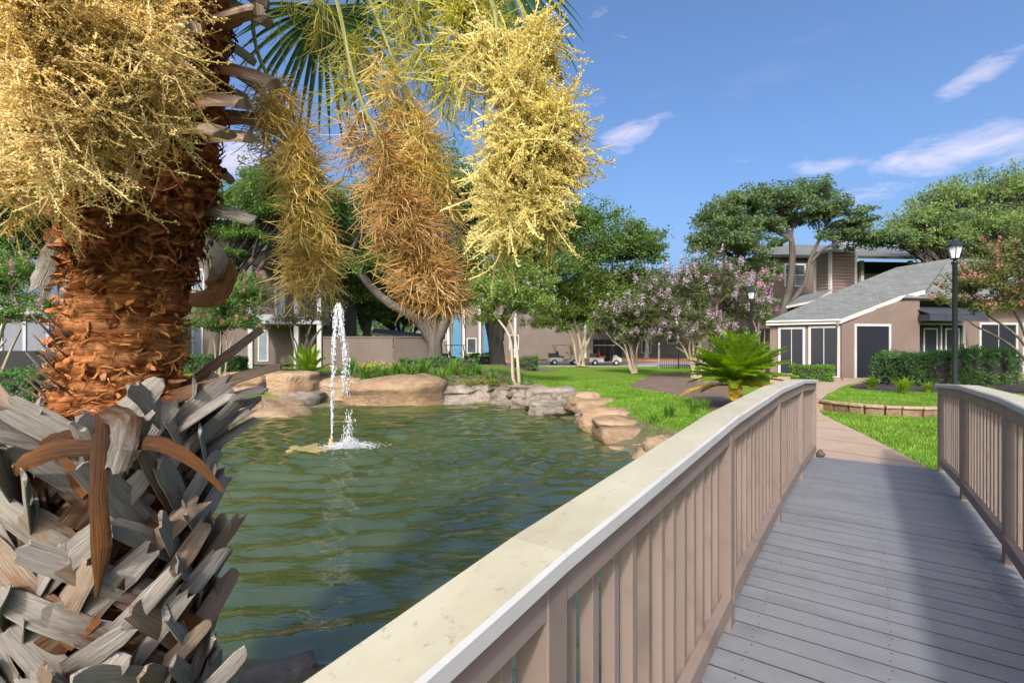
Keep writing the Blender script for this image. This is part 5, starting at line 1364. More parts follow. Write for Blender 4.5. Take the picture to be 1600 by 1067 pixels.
# ------------------------------------------------------------------ lamp posts
def lamp_post(loc, h, label):
    t = empty('lamp_post', loc, label, 'lamp post', 'black lantern lamp posts', local=True)
    MB().lathe([(0.0, 0), (.13, 0), (.13, .05), (.085, .12), (.075, .35), (.062, .40), (.06, .42)], 14).build('base', MAT['lamp_black'], t, smooth=True)
    MB().lathe([(.058, .42), (.052, h - .62), (.070, h - .60), (.070, h - .575), (.045, h - .56), (.03, h - .52)], 14).build('pole', MAT['lamp_black'], t, smooth=True)
    z0 = h - .52
    ln = MB().lathe([(.0, z0), (.085, z0), (.09, z0 + .02), (.0, z0 + .025)], 6).build('lantern', MAT['lamp_black'], t)
    ang = np.arange(6) / 6 * 2 * math.pi
    for a in ang:
        d_ = np.array([math.cos(a), math.sin(a), 0])
        MB().tubes(np.array([d_ * .085 + (0, 0, z0 + .02), d_ * .155 + (0, 0, z0 + .31)]), .009, 4).build('frame_bar', MAT['lamp_black'], ln)
    for a, b in zip(ang, np.roll(ang, -1)):
        p_ = [np.array([math.cos(a), math.sin(a), 0]) * .083 + (0, 0, z0 + .025), np.array([math.cos(b), math.sin(b), 0]) * .083 + (0, 0, z0 + .025), np.array([math.cos(b), math.sin(b), 0]) * .152 + (0, 0, z0 + .31), np.array([math.cos(a), math.sin(a), 0]) * .152 + (0, 0, z0 + .31)]
        MB().add(p_, [[0, 1, 2, 3]]).build('pane', MAT['frost'], ln)
    MB().lathe([(.19, z0 + .30), (.195, z0 + .32), (.12, z0 + .40), (.055, z0 + .455), (.05, z0 + .48), (.02, z0 + .50), (.03, z0 + .525), (.0, z0 + .56)], 12).build('lantern_roof', MAT['lamp_black'], ln, smooth=False)
    return t
MAT['lamp_black'] = plain('lamp_black_paint', (0.016, 0.018, 0.024), rough=0.35)
MAT['frost'] = plain('frosted_glass', (0.62, 0.66, 0.68), rough=0.3)
lp = P(1492, 600, 12.0); lamp_post((lp[0], 12.0, TZ), CAMZ + (HZ - 373) / F * 12.0 - TZ + .02, 'tall black lamp post in front of the clubhouse hedge')
lp = P(1174, 600, 20.5); lamp_post((lp[0], 20.5, 0.02), CAMZ + (HZ - 449) / F * 20.5, 'smaller looking far lamp post behind the sago palm')

# ------------------------------------------------------------------ golf carts
MAT['cart_white'] = M('cart_body_white', [(0.3, (0.46, 0.46, 0.45)), (0.7, (0.56, 0.56, 0.55))], scale=2, rough=0.3)
MAT['cart_dark'] = plain('cart_body_charcoal', (0.035, 0.035, 0.04), rough=0.35)
MAT['seat'] = plain('cart_seat_vinyl', (0.05, 0.05, 0.05), rough=0.6)
MAT['seat_red'] = plain('cart_seat_red', (0.40, 0.06, 0.04), rough=0.6)
MAT['tyre'] = plain('tyre_rubber', (0.012, 0.012, 0.012), rough=0.8)
MAT['rim'] = plain('wheel_rim', (0.55, 0.55, 0.55), rough=0.3, metallic=0.6)
MAT['clear'] = plain('windscreen', (0.42, 0.44, 0.46), rough=0.1)
def golf_cart(loc, rz, label, body, seat, roofm):
    t = empty('golf_cart', loc, label, 'golf cart', 'golf carts parked on the drive', rz=rz, local=True)
    def extr(prof, y0, y1, name, mat, par=t):
        prof = np.array(prof, float); pts = np.stack([prof[:, 0], 0 * prof[:, 0] + y0, prof[:, 1]], -1)
        n = len(pts); V = np.vstack([pts, pts + (0, y1 - y0, 0)])
        bm = bmesh.new(); vs = [bm.verts.new(v) for v in V]
        bm.faces.new(vs[:n]); bm.faces.new(vs[n:][::-1])
        for i in range(n): bm.faces.new([vs[i], vs[n + i], vs[n + (i + 1) % n], vs[(i + 1) % n]])
        bmesh.ops.recalc_face_normals(bm, faces=bm.faces); bmesh.ops.bevel(bm, geom=bm.edges[:], offset=.02, segments=2, affect='EDGES')
        me = bpy.data.meshes.new(name); bm.to_mesh(me); bm.free(); return link(name, me, mat, par)
    # front is +x
    extr([(1.30, .28), (1.34, .42), (1.22, .62), (.95, .80), (.72, .86), (.66, .60), (.60, .32), (-.10, .30), (-.15, .60), (-1.05, .66), (-1.25, .58), (-1.27, .30), (-1.0, .25)], -.56, .56, 'body', body)
    extr([(.62, .26), (.62, .31), (-.12, .31), (-.12, .26)], -.54, .54, 'floor', MAT['cart_dark'])
    extr([(.02, .60), (.04, .74), (-.44, .74), (-.44, .60)], -.50, .50, 'seat', seat)
    extr([(-.40, .76), (-.50, 1.16), (-.58, 1.16), (-.50, .76)], -.50, .50, 'backrest', seat)
    extr([(.80, 1.62), (.78, 1.68), (-.9, 1.68), (-.94, 1.62)], -.58, .58, 'roof', roofm)
    for y in (-.50, .50):
        MB().tubes(np.array([(.76, y, .82), (.62, y, 1.63)]), .02, 6).build('roof_post', MAT['black_metal'], t)
        MB().tubes(np.array([(-.62, y, .62), (-.78, y, 1.63)]), .02, 6).build('roof_post', MAT['black_metal'], t)
    MB().add([(.75, -.48, .88), (.75, .48, .88), (.63, .48, 1.56), (.63, -.48, 1.56)], [[0, 1, 2, 3]]).build('windscreen', MAT['clear'], t)
    MB().tubes(np.array([(.60, .22, .80), (.36, .22, 1.02)]), .018, 6).build('steering_column', MAT['black_metal'], t)
    a = np.linspace(0, 2 * math.pi, 17); MB().tubes(np.stack([.36 + .12 * np.cos(a) * .6, .22 + .17 * np.sin(a), 1.02 + .12 * np.cos(a) * .8], -1), .014, 5).build('steering_wheel', MAT['black_metal'], t)
    extr([(-.62, .66), (-.62, .98), (-1.22, .98), (-1.22, .66)], -.46, .46, 'rear_box', MAT['seat'])
    for x in (.88, -.82):
        for y in (-.53, .53):
            w_ = MB().lathe([(.12, -.09), (.21, -.10), (.235, -.06), (.235, .06), (.21, .10), (.12, .09)], 18)
            me = w_.mesh('wheel', True); o_ = link('wheel', me, MAT['tyre'], t); o_.location = (x, y, .235); o_.rotation_euler = (math.pi / 2, 0, 0)
            me = MB().lathe([(0, -.085), (.125, -.09), (.125, .09), (0, .085)], 14).mesh('rim'); r_ = link('rim', me, MAT['rim'], o_)
    for y in (-.38, .38):
        MB().box((1.26, y, .57), (.08, .16, .08)).build('headlight', MAT['frost'], t)
    return t
golf_cart((P(880, 560, 42)[0], 42.0, .03), 0.06, 'white golf cart with pale roof left of the other white one', MAT['cart_white'], MAT['seat'], MAT['trim'])
golf_cart((P(945, 560, 41)[0], 41.0, .03), -0.10, 'white golf cart with red seats in front of the dark enclosure', MAT['cart_white'], MAT['seat_red'], MAT['trim'])
golf_cart((P(712, 560, 41)[0], 41.0, .03), 0.05, 'dark golf cart half hidden beside the leaning oak trunk', MAT['cart_dark'], MAT['seat'], MAT['cart_dark'])
# ------------------------------------------------------------------ trees and plants
def leaves(c, n, r, size, rg, up=0.5, asp=0.5, m=None, hang=0.0):
    """n leaves scattered about each clump centre c (K,3) with radii r (K,3)"""
    K = len(c); N = K * n
    d = rg.normal(size=(N, 3)); d /= np.linalg.norm(d, axis=1, keepdims=True)
    rad = rg.random(N)[:, None] ** 0.45
    p = np.repeat(c, n, 0) + d * rad * np.repeat(r, n, 0)
    nr = rg.normal(size=(N, 3)) * (1 - up) + np.array([0, 0, 1.0]) * up + d * 0.35
    nr /= np.linalg.norm(nr, axis=1, keepdims=True)
    a = rg.normal(size=(N, 3)) + np.array([0, 0, -hang]); a -= (a * nr).sum(1, keepdims=True) * nr; a /= np.linalg.norm(a, axis=1, keepdims=True)
    b = np.cross(nr, a)
    s = (size * rg.uniform(0.6, 1.3, N))[:, None]
    V = np.stack([p - a * s * .5, p + b * s * asp * .5 + nr * s * .06, p + a * s * .5, p - b * s * asp * .5 + nr * s * .06], 1).reshape(-1, 3)
    k = np.arange(N) * 4
    return (m or MB()).add(V, None, np.concatenate([np.stack([k, k + 1, k + 2], -1), np.stack([k, k + 2, k + 3], -1)]))
def limb(a, b, r0, r1, rg, n=7, wob=0.08, sag=0.0):
    t = np.linspace(0, 1, n)[:, None]; L_ = np.linalg.norm(b - a)
    p = a * (1 - t) + b * t
    w_ = rg.normal(size=(n, 3)) * wob * L_ * np.sin(t * math.pi)
    w_[1:-1] = (w_[:-2] + w_[1:-1] + w_[2:]) / 2
    p = p + w_ * 0.6; p[:, 2] += (np.sin(t[:, 0] * math.pi) * sag * L_)
    return p, np.interp(np.linspace(0, 1, n), [0, 1], [r0, r1])
def tree(name, label, base, tr, blobs, leafm, barkm, lsize, nclump, nleaf, seed, cat='tree', group=None, fork=0.35, stems=None, bloom=None, clump_r=0.11, up=0.2, asp=0.55, flat=0.75, shell=0.45):
    """blobs: list of (centre xyz, radii xyz). stems: extra trunk polylines"""
    rg = np.random.default_rng(seed); base = np.array(base, float)
    t = empty(name, base, label, cat, group)
    wood = MB(); cl, cr_ = [], []
    C = np.array([b[0] for b in blobs]); vol = np.array([np.prod(b[1]) ** (2 / 3) for b in blobs]); vol = vol / vol.sum()
    forks = []
    if stems is None:
        top_ = C.mean(0) * fork + base * (1 - fork); top_[:2] = base[:2] * .55 + top_[:2] * .45
        p, r_ = limb(base, top_, tr, tr * .72, rg, 8, .03); r_[0] *= 1.45; wood.tubes(p, r_[None], 9); forks = [top_]; fr_ = [tr * .7]
    else:
        fr_ = []
        for s_, r0, r1 in stems:
            s_ = bez(s_, 14); wood.tubes(s_, np.linspace(r0, r1, 14)[None] * np.interp(np.arange(14), [0, 2, 13], [1.35, 1, 1]), 9); forks.append(s_[-1]); fr_.append(r1)
    forks = np.array(forks)
    for bi, (c, r) in enumerate(blobs):
        c = np.array(c, float); r = np.array(r, float)
        j = np.argmin(np.linalg.norm(forks - c, axis=1))
        p, rr_ = limb(forks[j], c, fr_[j] * .75, fr_[j] * .28, rg, 9, .07, .05); wood.tubes(p, rr_[None], 7)
        nc = max(4, int(nclump * vol[bi]))
        d = rg.normal(size=(nc, 3)); d /= np.linalg.norm(d, axis=1, keepdims=True)
        d[:, 2] = np.where((d[:, 2] < -.35), d[:, 2] * -.5, d[:, 2])
        q = c + d * (rg.random(nc)[:, None] ** shell) * r * rg.uniform(.72, 1.32, (nc, 1))
        # branches
        src = p[rg.integers(4, 9, nc)]
        T = 4; tt = np.linspace(0, 1, T)[None, :, None]
        B = src[:, None] * (1 - tt) + q[:, None] * tt + rg.normal(size=(nc, T, 3)) * .05 * np.linalg.norm(q - src, axis=1)[:, None, None] * np.sin(tt * math.pi)
        wood.tubes(B, np.linspace(fr_[j] * .22, .012, T)[None].repeat(nc, 0), 3)
        cl.append(q); s0 = np.mean(r) * clump_r / .11 * .30
        cr_.append(np.stack([s0 * rg.uniform(.7, 1.4, nc), s0 * rg.uniform(.7, 1.4, nc), s0 * flat * rg.uniform(.7, 1.3, nc)], -1))
    cl = np.vstack(cl); cr_ = np.vstack(cr_)
    wood.build('trunk', barkm, t, smooth=True)
    lm = leaves(cl, nleaf, cr_, lsize, rg, up, asp)
    tag(lm.build('crown', leafm, t), kind='stuff')
    if bloom:
        bm_, frac, bs, nb = bloom
        pick = rg.random(len(cl)) < frac
        cen = C[np.argmin(np.linalg.norm(cl[:, None] - C[None], axis=2), 1)]
        o_ = cl[pick] - cen[pick]; o_ /= np.linalg.norm(o_, axis=1, keepdims=True) + 1e-6
        bc = cl[pick] + (o_ + np.array([0, -.25, .35])) * cr_[pick] * .85
        br_ = np.full((len(bc), 3), bs) * np.array([.75, .75, 1.25])
        tag(leaves(bc, nb, br_, bs * .42, rg, .2, .8).build('blossom', bm_, t), kind='stuff')
    return t
def B(px, py, Y, rx, ry, rd=None):
    """crown mass given by its outline in the view at distance Y"""
    s = Y / F
    return (P(px, py, Y), (rx * s, (rd if rd else (rx + ry) * .5) * s, ry * s))

# big oak with the leaning limb
Y = 27.5; bz = 0.42
tree('oak_tree', 'large live oak with a long limb leaning left over the fence', (P(680, 560, Y)[0], Y, bz), .6,
     [B(500, 330, 26, 60, 50), B(590, 330, 28, 80, 60), B(690, 300, 28, 90, 60), B(560, 420, 27, 55, 40), B(625, 420, 28.5, 60, 45), B(700, 400, 29, 60, 50), B(640, 250, 29, 80, 45), B(740, 350, 29, 50, 50), B(590, 460, 30, 60, 35), B(720, 440, 30, 45, 35), B(520, 400, 28, 45, 40), B(540, 470, 30, 45, 28), B(740, 470, 31, 40, 26), B(610, 490, 32, 40, 20), B(480, 420, 27, 40, 35)],
     MAT['oak'], MAT['bark'], .17, 1234, 48, 11, group='oaks around the pond',
     stems=[([P(680, 572, Y), P(678, 530, Y), P(672, 500, Y), P(668, 470, Y)], .46, .33), ([P(675, 530, Y), P(650, 498, Y - .3), P(600, 468, Y - .6), P(560, 425, Y - .8), P(540, 408, Y - 1)], .30, .17), ([P(678, 545, Y), P(695, 505, Y), P(712, 460, Y + .4)], .30, .22), ([P(684, 560, Y), P(672, 520, Y + .5), P(676, 480, Y + 1)], .26, .2)])
# dark oak behind it
Y = 37
tree('oak_tree', 'upright dark oak beside the drive left of the golf carts', (P(778, 570, Y)[0], Y, .12), .75,
     [B(800, 390, 36, 70, 45), B(880, 350, 38, 70, 40), B(930, 400, 38, 70, 50), B(975, 390, 38, 60, 45), B(850, 430, 36, 70, 40), B(760, 430, 36, 45, 40), B(920, 350, 39, 50, 35), B(780, 330, 38, 50, 50), B(1000, 375, 38, 38, 32), B(870, 470, 40, 60, 35), B(940, 460, 40, 60, 40), B(990, 440, 39, 45, 40), B(820, 480, 39, 45, 30), B(850, 380, 38, 60, 40), B(900, 500, 41, 60, 22), B(960, 500, 41, 55, 24), B(830, 410, 37, 60, 40), B(1015, 400, 39, 30, 30)],
     MAT['oak'], MAT['bark'], .21, 1411, 48, 12, group='oaks around the pond', stems=[([P(778, 580, Y), P(775, 540, Y), P(768, 505, Y), P(760, 480, Y)], .62, .48), ([P(778, 530, Y), P(790, 495, Y), P(815, 450, Y)], .38, .3)])
# oaks behind the left apartments
tree('oak_tree', 'dark oak crown rising in front of the left apartment block', (P(330, 560, 24)[0], 24, .4), .34,
     [B(400, 335, 24.5, 55, 42), B(365, 365, 24, 35, 22), B(445, 345, 25, 45, 45), B(420, 290, 26, 50, 35), B(330, 320, 24, 60, 40), B(380, 370, 24, 45, 22), B(480, 340, 25, 40, 50), B(360, 400, 23.5, 28, 16), B(440, 300, 25, 60, 40)], MAT['oak'], MAT['bark'], .15, 570, 62, 13, group='oaks around the pond')
tree('oak_tree', 'dark trunked oak between the dry shrub and the leaning oak', (P(575, 560, 34)[0], 34, .2), .42,
     [B(565, 440, 34, 40, 40), B(600, 400, 34, 50, 50), B(540, 390, 34, 50, 50), B(560, 470, 33, 30, 20)], MAT['oak'], MAT['bark'], .2, 532, 62, 14, group='oaks around the pond')
tree('bushy_tree', 'bright green bushy tree glowing behind the shed roof', (P(630, 560, 40)[0], 40, .1), .3,
     [B(600, 495, 40, 38, 28), B(640, 485, 40, 40, 32), B(665, 500, 41, 30, 24), B(570, 480, 41, 35, 32), B(620, 450, 42, 45, 30)], MAT['hedge_bright'], MAT['bark'], .2, 520, 62, 15)
# live oak behind the clubhouse
Y = 30
tree('oak_tree', 'spreading live oak behind the left end of the clubhouse roof', (P(1215, 560, Y)[0], Y, .1), .5,
     [B(1125, 345, 30, 45, 38), B(1110, 385, 30, 38, 36), B(1150, 385, 29.5, 45, 45), B(1165, 320, 30, 40, 30), B(1190, 425, 30, 30, 30), B(1215, 320, 30, 50, 34), B(1265, 305, 30.5, 45, 26), B(1240, 345, 30.5, 40, 22), B(1300, 335, 30, 42, 28), B(1320, 370, 30, 40, 20), B(1190, 355, 30, 35, 30), B(1365, 378, 30, 45, 20), B(1150, 425, 30, 35, 25), B(1400, 375, 30, 30, 16), B(1215, 382, 29.5, 22, 12), B(1340, 350, 30, 35, 22)],
     MAT['oak_far'], MAT['bark'], .17, 1250, 44, 16, group='oaks around the pond', flat=.5,
     stems=[([P(1218, 575, Y), P(1222, 500, Y), P(1234, 450, Y), P(1238, 400, Y), P(1236, 372, Y)], .28, .15), ([P(1230, 480, Y), P(1256, 445, Y), P(1266, 405, Y), P(1282, 372, Y)], .16, .08), ([P(1208, 560, Y), P(1206, 500, Y), P(1185, 455, Y), P(1172, 425, Y)], .24, .15), ([P(1262, 415, Y), P(1290, 388, Y), P(1325, 374, Y)], .09, .07)])
# light green elm on the right
Y = 33
tree('elm_tree', 'light green feathery tree above the right end of the clubhouse', (P(1530, 560, Y)[0], Y, .2), .45,
     [B(1440, 350, 32, 55, 32), B(1480, 318, 33, 50, 34), B(1530, 305, 33, 55, 36), B(1590, 300, 33, 55, 36), B(1600, 350, 33, 60, 50), B(1650, 310, 33, 60, 50), B(1410, 375, 31, 42, 22), B(1540, 360, 32, 60, 40), B(1480, 375, 32, 50, 26), B(1560, 400, 32, 60, 26), B(1440, 385, 31.5, 40, 18)],
     MAT['elm'], MAT['bark'], .17, 900, 54, 17, flat=.6)
tree('oak_tree', 'dark oak at the far left edge behind the hanging flowers', (P(-60, 560, 20)[0], 20, .1), .34,
     [B(20, 330, 20, 60, 45), B(-30, 380, 20, 60, 45), B(40, 380, 20.5, 45, 35), B(80, 350, 20, 45, 40), B(-20, 280, 20, 60, 45)], MAT['oak'], MAT['bark'], .13, 500, 60, 18, group='oaks around the pond')
tree('bushy_tree', 'rounded green tree filling the gap above the golf carts', (P(1010, 560, 54)[0], 54, .17), .3,
     [B(1000, 470, 54, 45, 40), B(1040, 490, 54, 40, 35), B(950, 480, 55, 45, 35), B(1080, 480, 54, 40, 30)], MAT['oak'], MAT['bark'], .26, 420, 60, 19)
# far wood that closes the view all round
rgw = np.random.default_rng(99); n = 1500
a_ = rgw.uniform(-1.35, 1.35, n); rad_ = rgw.uniform(74, 92, n); hw = 3.5 + 3.5 * fbm(np.stack([a_ * 14, 0 * a_, 0 * a_], -1), 6) 
cw = np.stack([np.sin(a_) * rad_ * 1.25, np.cos(a_) * rad_, hw * rgw.random(n) ** .7 * 1.35], -1)
m = MB(); leaves(cw, 18, np.stack([rgw.uniform(1.2, 2.2, n), rgw.uniform(1.2, 2.2, n), rgw.uniform(.8, 1.4, n)], -1), .75, rgw, .2, .7, m)
tag(m.build('far_wood', MAT['oak_far']), 'distant line of trees behind the buildings', 'trees', kind='stuff')
# --- crape myrtles
MAT['crape_olive'] = leafmat('crape_leaf_olive', (0.070, 0.098, 0.032), (0.150, 0.180, 0.065))
def crape(label, base, blobs, bloomm, seed, lsize=.13, nclump=170, nleaf=46, frac=.4, bs=.14, nb=30, leafm=None, barkm=None, nst=5, r0=.07, name='crape_myrtle'):
    rg = np.random.default_rng(seed + 500); base = np.array(base, float); C = np.array([b[0] for b in blobs])
    st = []
    for k in range(nst):
        c = C[k % len(C)]; m_ = base * .5 + c * .5; m_[:2] = base[:2] * .65 + c[:2] * .35 + rg.normal(0, .12, 2)
        off = np.array([rg.uniform(-.18, .18), rg.uniform(-.15, .15), 0])
        st.append(([base + off, base * .8 + m_ * .2 + off * 1.2, m_, base * .25 + c * .75], r0 * rg.uniform(.8, 1.2), r0 * .45))
    return tree(name, label, base, r0, blobs, leafm or MAT['crape'], barkm or MAT['bark_pale'], lsize, nclump, nleaf, seed, group='crape myrtles', stems=st, bloom=(bloomm, frac, bs, nb) if bloomm else None, shell=.42)
crape('slim twin trunked crape myrtle with white blossoms on the pond corner', G(812, 602, 0.12), [B(790, 470, 20.5, 54, 44), B(760, 458, 20.5, 34, 38), B(830, 480, 20.5, 38, 42), B(800, 430, 20.5, 42, 24), B(845, 450, 21, 26, 30), B(770, 500, 20.5, 30, 20)], MAT['bloom_white'], 21, lsize=.12, nclump=340, nleaf=52, frac=.28, bs=.09, nb=14, leafm=MAT['magnolia'], nst=2, r0=.075)
crape('green crape myrtle with pale trunks behind the golf carts', (P(895, 560, 43.5)[0], 38.5, .1), [B(890, 460, 38, 45, 45), B(930, 440, 38, 45, 40), B(960, 470, 38, 40, 35), B(870, 490, 38, 35, 25), B(915, 490, 38, 38, 25), B(845, 508, 38, 32, 20), B(940, 512, 38, 38, 18), B(890, 515, 38.5, 28, 12)], MAT['bloom_white'], 22, lsize=.17, nclump=420, nleaf=52, frac=.1, bs=.2, nb=16, leafm=MAT['magnolia'], nst=4, r0=.14)
crape('broad crape myrtle covered in lilac pink blossom left of the far lamp', (P(1088, 560, 24)[0], 24, .05), [B(1060, 460, 24, 45, 45), B(1095, 435, 24, 45, 35), B(1130, 460, 24, 42, 40), B(1160, 490, 24.5, 35, 45), B(1030, 490, 24, 30, 30), B(1080, 500, 23.5, 45, 25), B(1045, 525, 24, 35, 18), B(1105, 520, 23.5, 40, 20), B(1150, 525, 24, 35, 20), B(1020, 455, 24.5, 30, 28)], MAT['bloom_lilac'], 23, lsize=.12, nclump=560, nleaf=46, leafm=MAT['crape_olive'], frac=.42, bs=.19, nb=30, nst=7, r0=.075)
crape('dull lilac crape myrtle with bare lower stems beside the golf carts', (P(990, 560, 29)[0], 29, .05), [B(985, 490, 29, 38, 28), B(960, 500, 29, 30, 22), B(1005, 510, 29, 25, 25), B(945, 515, 29, 22, 16), B(985, 530, 29, 30, 14)], MAT['bloom_lilac'], 24, leafm=MAT['crape_olive'], lsize=.15, nclump=240, nleaf=44, frac=.4, bs=.2, nb=26, nst=7, r0=.07)
crape('pink crape myrtle arching behind the far lamp toward the roof', (P(1195, 560, 26.5)[0], 26.5, .05), [B(1185, 440, 26.5, 30, 18), B(1165, 460, 26, 30, 25), B(1195, 500, 26.5, 18, 35)], MAT['bloom_pink'], 25, lsize=.14, nclump=110, nleaf=40, frac=.7, bs=.2, nb=34, nst=3, r0=.07)
crape('reddening crape myrtle with coral blossom at the right edge by the clubhouse', (P(1640, 560, 14)[0], 14.0, TZ), [B(1560, 430, 14, 60, 35), B(1510, 450, 14, 45, 28), B(1600, 400, 14, 50, 40), B(1600, 470, 14, 50, 30), B(1650, 420, 14.2, 60, 60), B(1480, 470, 13.8, 25, 14), B(1545, 480, 14, 40, 22)], MAT['bloom_coral'], 26, lsize=.075, nclump=420, nleaf=50, frac=.26, bs=.10, nb=30, leafm=MAT['crape_red'], nst=6, r0=.055, barkm=MAT['bark'])
crape('pink crape myrtle at the far left edge behind the palm', (P(-20, 560, 15)[0], 15, .1), [B(30, 430, 15, 60, 35), B(50, 480, 15, 50, 25), B(-30, 450, 15, 60, 60), B(20, 500, 15, 45, 15)], MAT['bloom_pink'], 27, lsize=.09, nclump=260, nleaf=46, frac=.45, bs=.11, nb=26, nst=5, r0=.06)
crape('sparse pink crape myrtle in front of the balconies', (P(345, 560, 21.5)[0], 21.5, .35), [B(345, 480, 21.5, 50, 32), B(385, 465, 21.5, 34, 38), B(330, 510, 21.5, 38, 25), B(375, 505, 21.5, 40, 22)], MAT['bloom_coral'], 28, lsize=.11, nclump=330, nleaf=46, frac=.3, bs=.12, nb=20, nst=5, r0=.05)
crape('dry brownish crape myrtle with bare twigs left of the fountain', (P(470, 560, 21.5)[0], 21.5, .35), [B(480, 500, 21.5, 38, 28), B(520, 480, 21.5, 28, 25), B(450, 500, 21.5, 28, 26), B(500, 460, 21.8, 36, 26)], None, 29, lsize=.10, nclump=130, nleaf=26, leafm=leafmat('dry_leaf', (0.06, 0.06, 0.025), (0.12, 0.11, 0.05)), barkm=MAT['bark'], nst=8, r0=.05)

# --- hedges
def hedge(name, label, lo, hi, rz, mat, n, lsize, seed, group='clipped hedges', lumpy=.1):
    rg = np.random.default_rng(seed); lo, hi = np.array(lo, float), np.array(hi, float); c = (lo + hi) / 2; s_ = hi - lo
    t = empty(name, (c[0], c[1], lo[2]), label, 'hedge', group, rz=rz, local=True)
    p = rg.uniform(-.5, .5, (n, 3))
    f_ = rg.integers(0, 5, n); ax_i = np.array([0, 0, 1, 1, 2])[f_]; sg = np.array([-.5, .5, -.5, .5, .5])[f_]
    p[np.arange(n), ax_i] = sg * rg.uniform(.86, 1.02, n)
    p = p * s_; p[:, 2] += s_[2] / 2
    p += (fbm(p * 1.1 + seed, seed) - .55)[:, None] * lumpy * np.array([2, 2, 2.0]) * np.sign(p - (0, 0, s_[2] / 2))
    tag(leaves(p, 9, np.full((n, 3), .09), lsize, rg, .3, .55).build('foliage', mat, t), kind='stuff')
    m = MB().box((0, 0, s_[2] * .42), (s_[0] * .82, s_[1] * .72, s_[2] * .8)); m.build('stems', MAT['mulch_dark'], t)
    return t
a = P(1385, 600, 17.2); b = P(1478, 600, 17.2)
hedge('hedge', 'rounded green hedge left of the tall lamp post', (a[0], 16.4, TZ), (b[0] + .3, 18.0, 1.42), .08, MAT['hedge'], 1700, .075, 1, lumpy=.42)
a = P(1490, 600, 17.2); b = P(1592, 600, 17.2)
hedge('hedge', 'dark green hedge right of the tall lamp post under the window', (a[0], 16.8, TZ), (b[0], 18.2, 1.46), .06, MAT['hedge'], 1500, .075, 2, lumpy=.32)
a = P(1243, 590, 19.6); b = P(1296, 590, 19.6)
hedge('hedge', 'small boxy bright green hedge under the corner windows', (a[0], 19.3, .2), (b[0], 20.0, .86), -.35, MAT['hedge_bright'], 800, .06, 3, lumpy=.05)
a = P(300, 560, 23); b = P(378, 560, 23)
hedge('hedge', 'dark low hedge below the balconies left of the dry crape myrtle', (a[0], 22.6, .3), (b[0], 23.6, 1.15), .0, MAT['hedge'], 800, .09, 4)
a = P(620, 560, 24.5); b = P(745, 560, 24.5)
hedge('hedge', 'low clipped shrub row at the foot of the leaning oak', (a[0], 25.0, .4), (b[0], 26.0, 1.0), .0, MAT['hedge'], 700, .09, 5, lumpy=.25)
a = P(800, 560, 32); b = P(838, 560, 32)
hedge('hedge', 'short dark shrub row behind the twin trunked tree', (a[0], 31.6, .1), (b[0], 32.4, .95), .0, MAT['hedge'], 400, .11, 6, lumpy=.3)
a = P(735, 560, 38); b = P(770, 560, 38)
hedge('hedge', 'bright yellow green shrub beside the dark golf cart', (a[0], 37.3, .1), (b[0], 38, 1.0), .0, MAT['hedge_bright'], 300, .11, 7, lumpy=.3)

a = P(-60, 560, 13.5); b = P(75, 560, 13.5)
hedge('hedge', 'dark shrub row at the far left edge behind the palm', (a[0], 13.0, -.05), (b[0], 14.2, .95), .0, MAT['hedge'], 700, .08, 8, lumpy=.3)
# --- sago palms
def frond(m, base, az, el, L_, droop, rg, leafl, nl=44, w=.016):
    t = np.linspace(0, 1, 16); d = np.array([math.cos(az), math.sin(az)])
    ang = el - droop * t ** 1.4
    ds = L_ / 15
    r = np.concatenate([[0], np.cumsum(np.cos(ang[:-1]) * ds)]); z = np.concatenate([[0], np.cumsum(np.sin(ang[:-1]) * ds)])
    p = np.stack([base[0] + d[0] * r, base[1] + d[1] * r, base[2] + z], -1)
    m.tubes(p, np.linspace(.014, .004, 16)[None], 4)
    tl = np.linspace(.12, 1, nl); q = np.stack([np.interp(tl, t, p[:, i]) for i in range(3)], -1)
    tn = np.gradient(q, axis=0); tn /= np.linalg.norm(tn, axis=1, keepdims=True)
    sd = np.array([-d[1], d[0], 0.0]); up = np.cross(tn, sd); up *= np.sign(up[:, 2:3] + 1e-6)
    ll = leafl * np.interp(tl, [.1, .35, .75, 1], [.5, 1, .85, .35])[:, None]
    for s_ in (-1, 1):
        dr = sd * s_ * .82 + tn * .45 + up * .28 + rg.normal(0, .06, (nl, 3)); dr /= np.linalg.norm(dr, axis=1, keepdims=True)
        e = q + dr * ll + np.array([0, 0, -.10]) * ll; mid = q + dr * ll * .5 + up * .01
        wv = tn * w
        V = np.stack([q - wv * .6, q + wv * .6, mid + wv, e, mid - wv], 1).reshape(-1, 3); k = np.arange(nl) * 5
        m.add(V, np.stack([k, k + 1, k + 2, k + 4], -1), np.stack([k + 4, k + 2, k + 3], -1))
def sago(loc, L_, n, label, seed, yellow=6, trunk_h=.45, group='sago palms', leafl=.17):
    rg = np.random.default_rng(seed); t = empty('sago_palm', loc, label, 'sago palm', group)
    loc = np.array(loc)
    zz_ = np.linspace(0, trunk_h, 12); prof = np.stack([.14 + .03 * np.sin(zz_ * 40), zz_], -1)
    MB().lathe(prof, 14, loc).build('trunk', MAT['bark'], t)
    for k in range(n):
        m = MB(); old = k < yellow
        el = rg.uniform(-.15, .15) if old else math.radians(14 + 72 * ((k - yellow) / (n - yellow)) ** .8 + rg.uniform(-6, 6))
        az = 2.399 * k + rg.uniform(-.2, .2)
        if old: az = math.radians(-170 + 55 * k + rg.uniform(-10, 10))
        frond(m, loc + (0, 0, trunk_h), az, el, L_ * rg.uniform(.85, 1.1), rg.uniform(.35, .85) if not old else .5, rg, leafl)
        m.build('frond', MAT['sago_old'] if old else MAT['sago'], t)
    return t
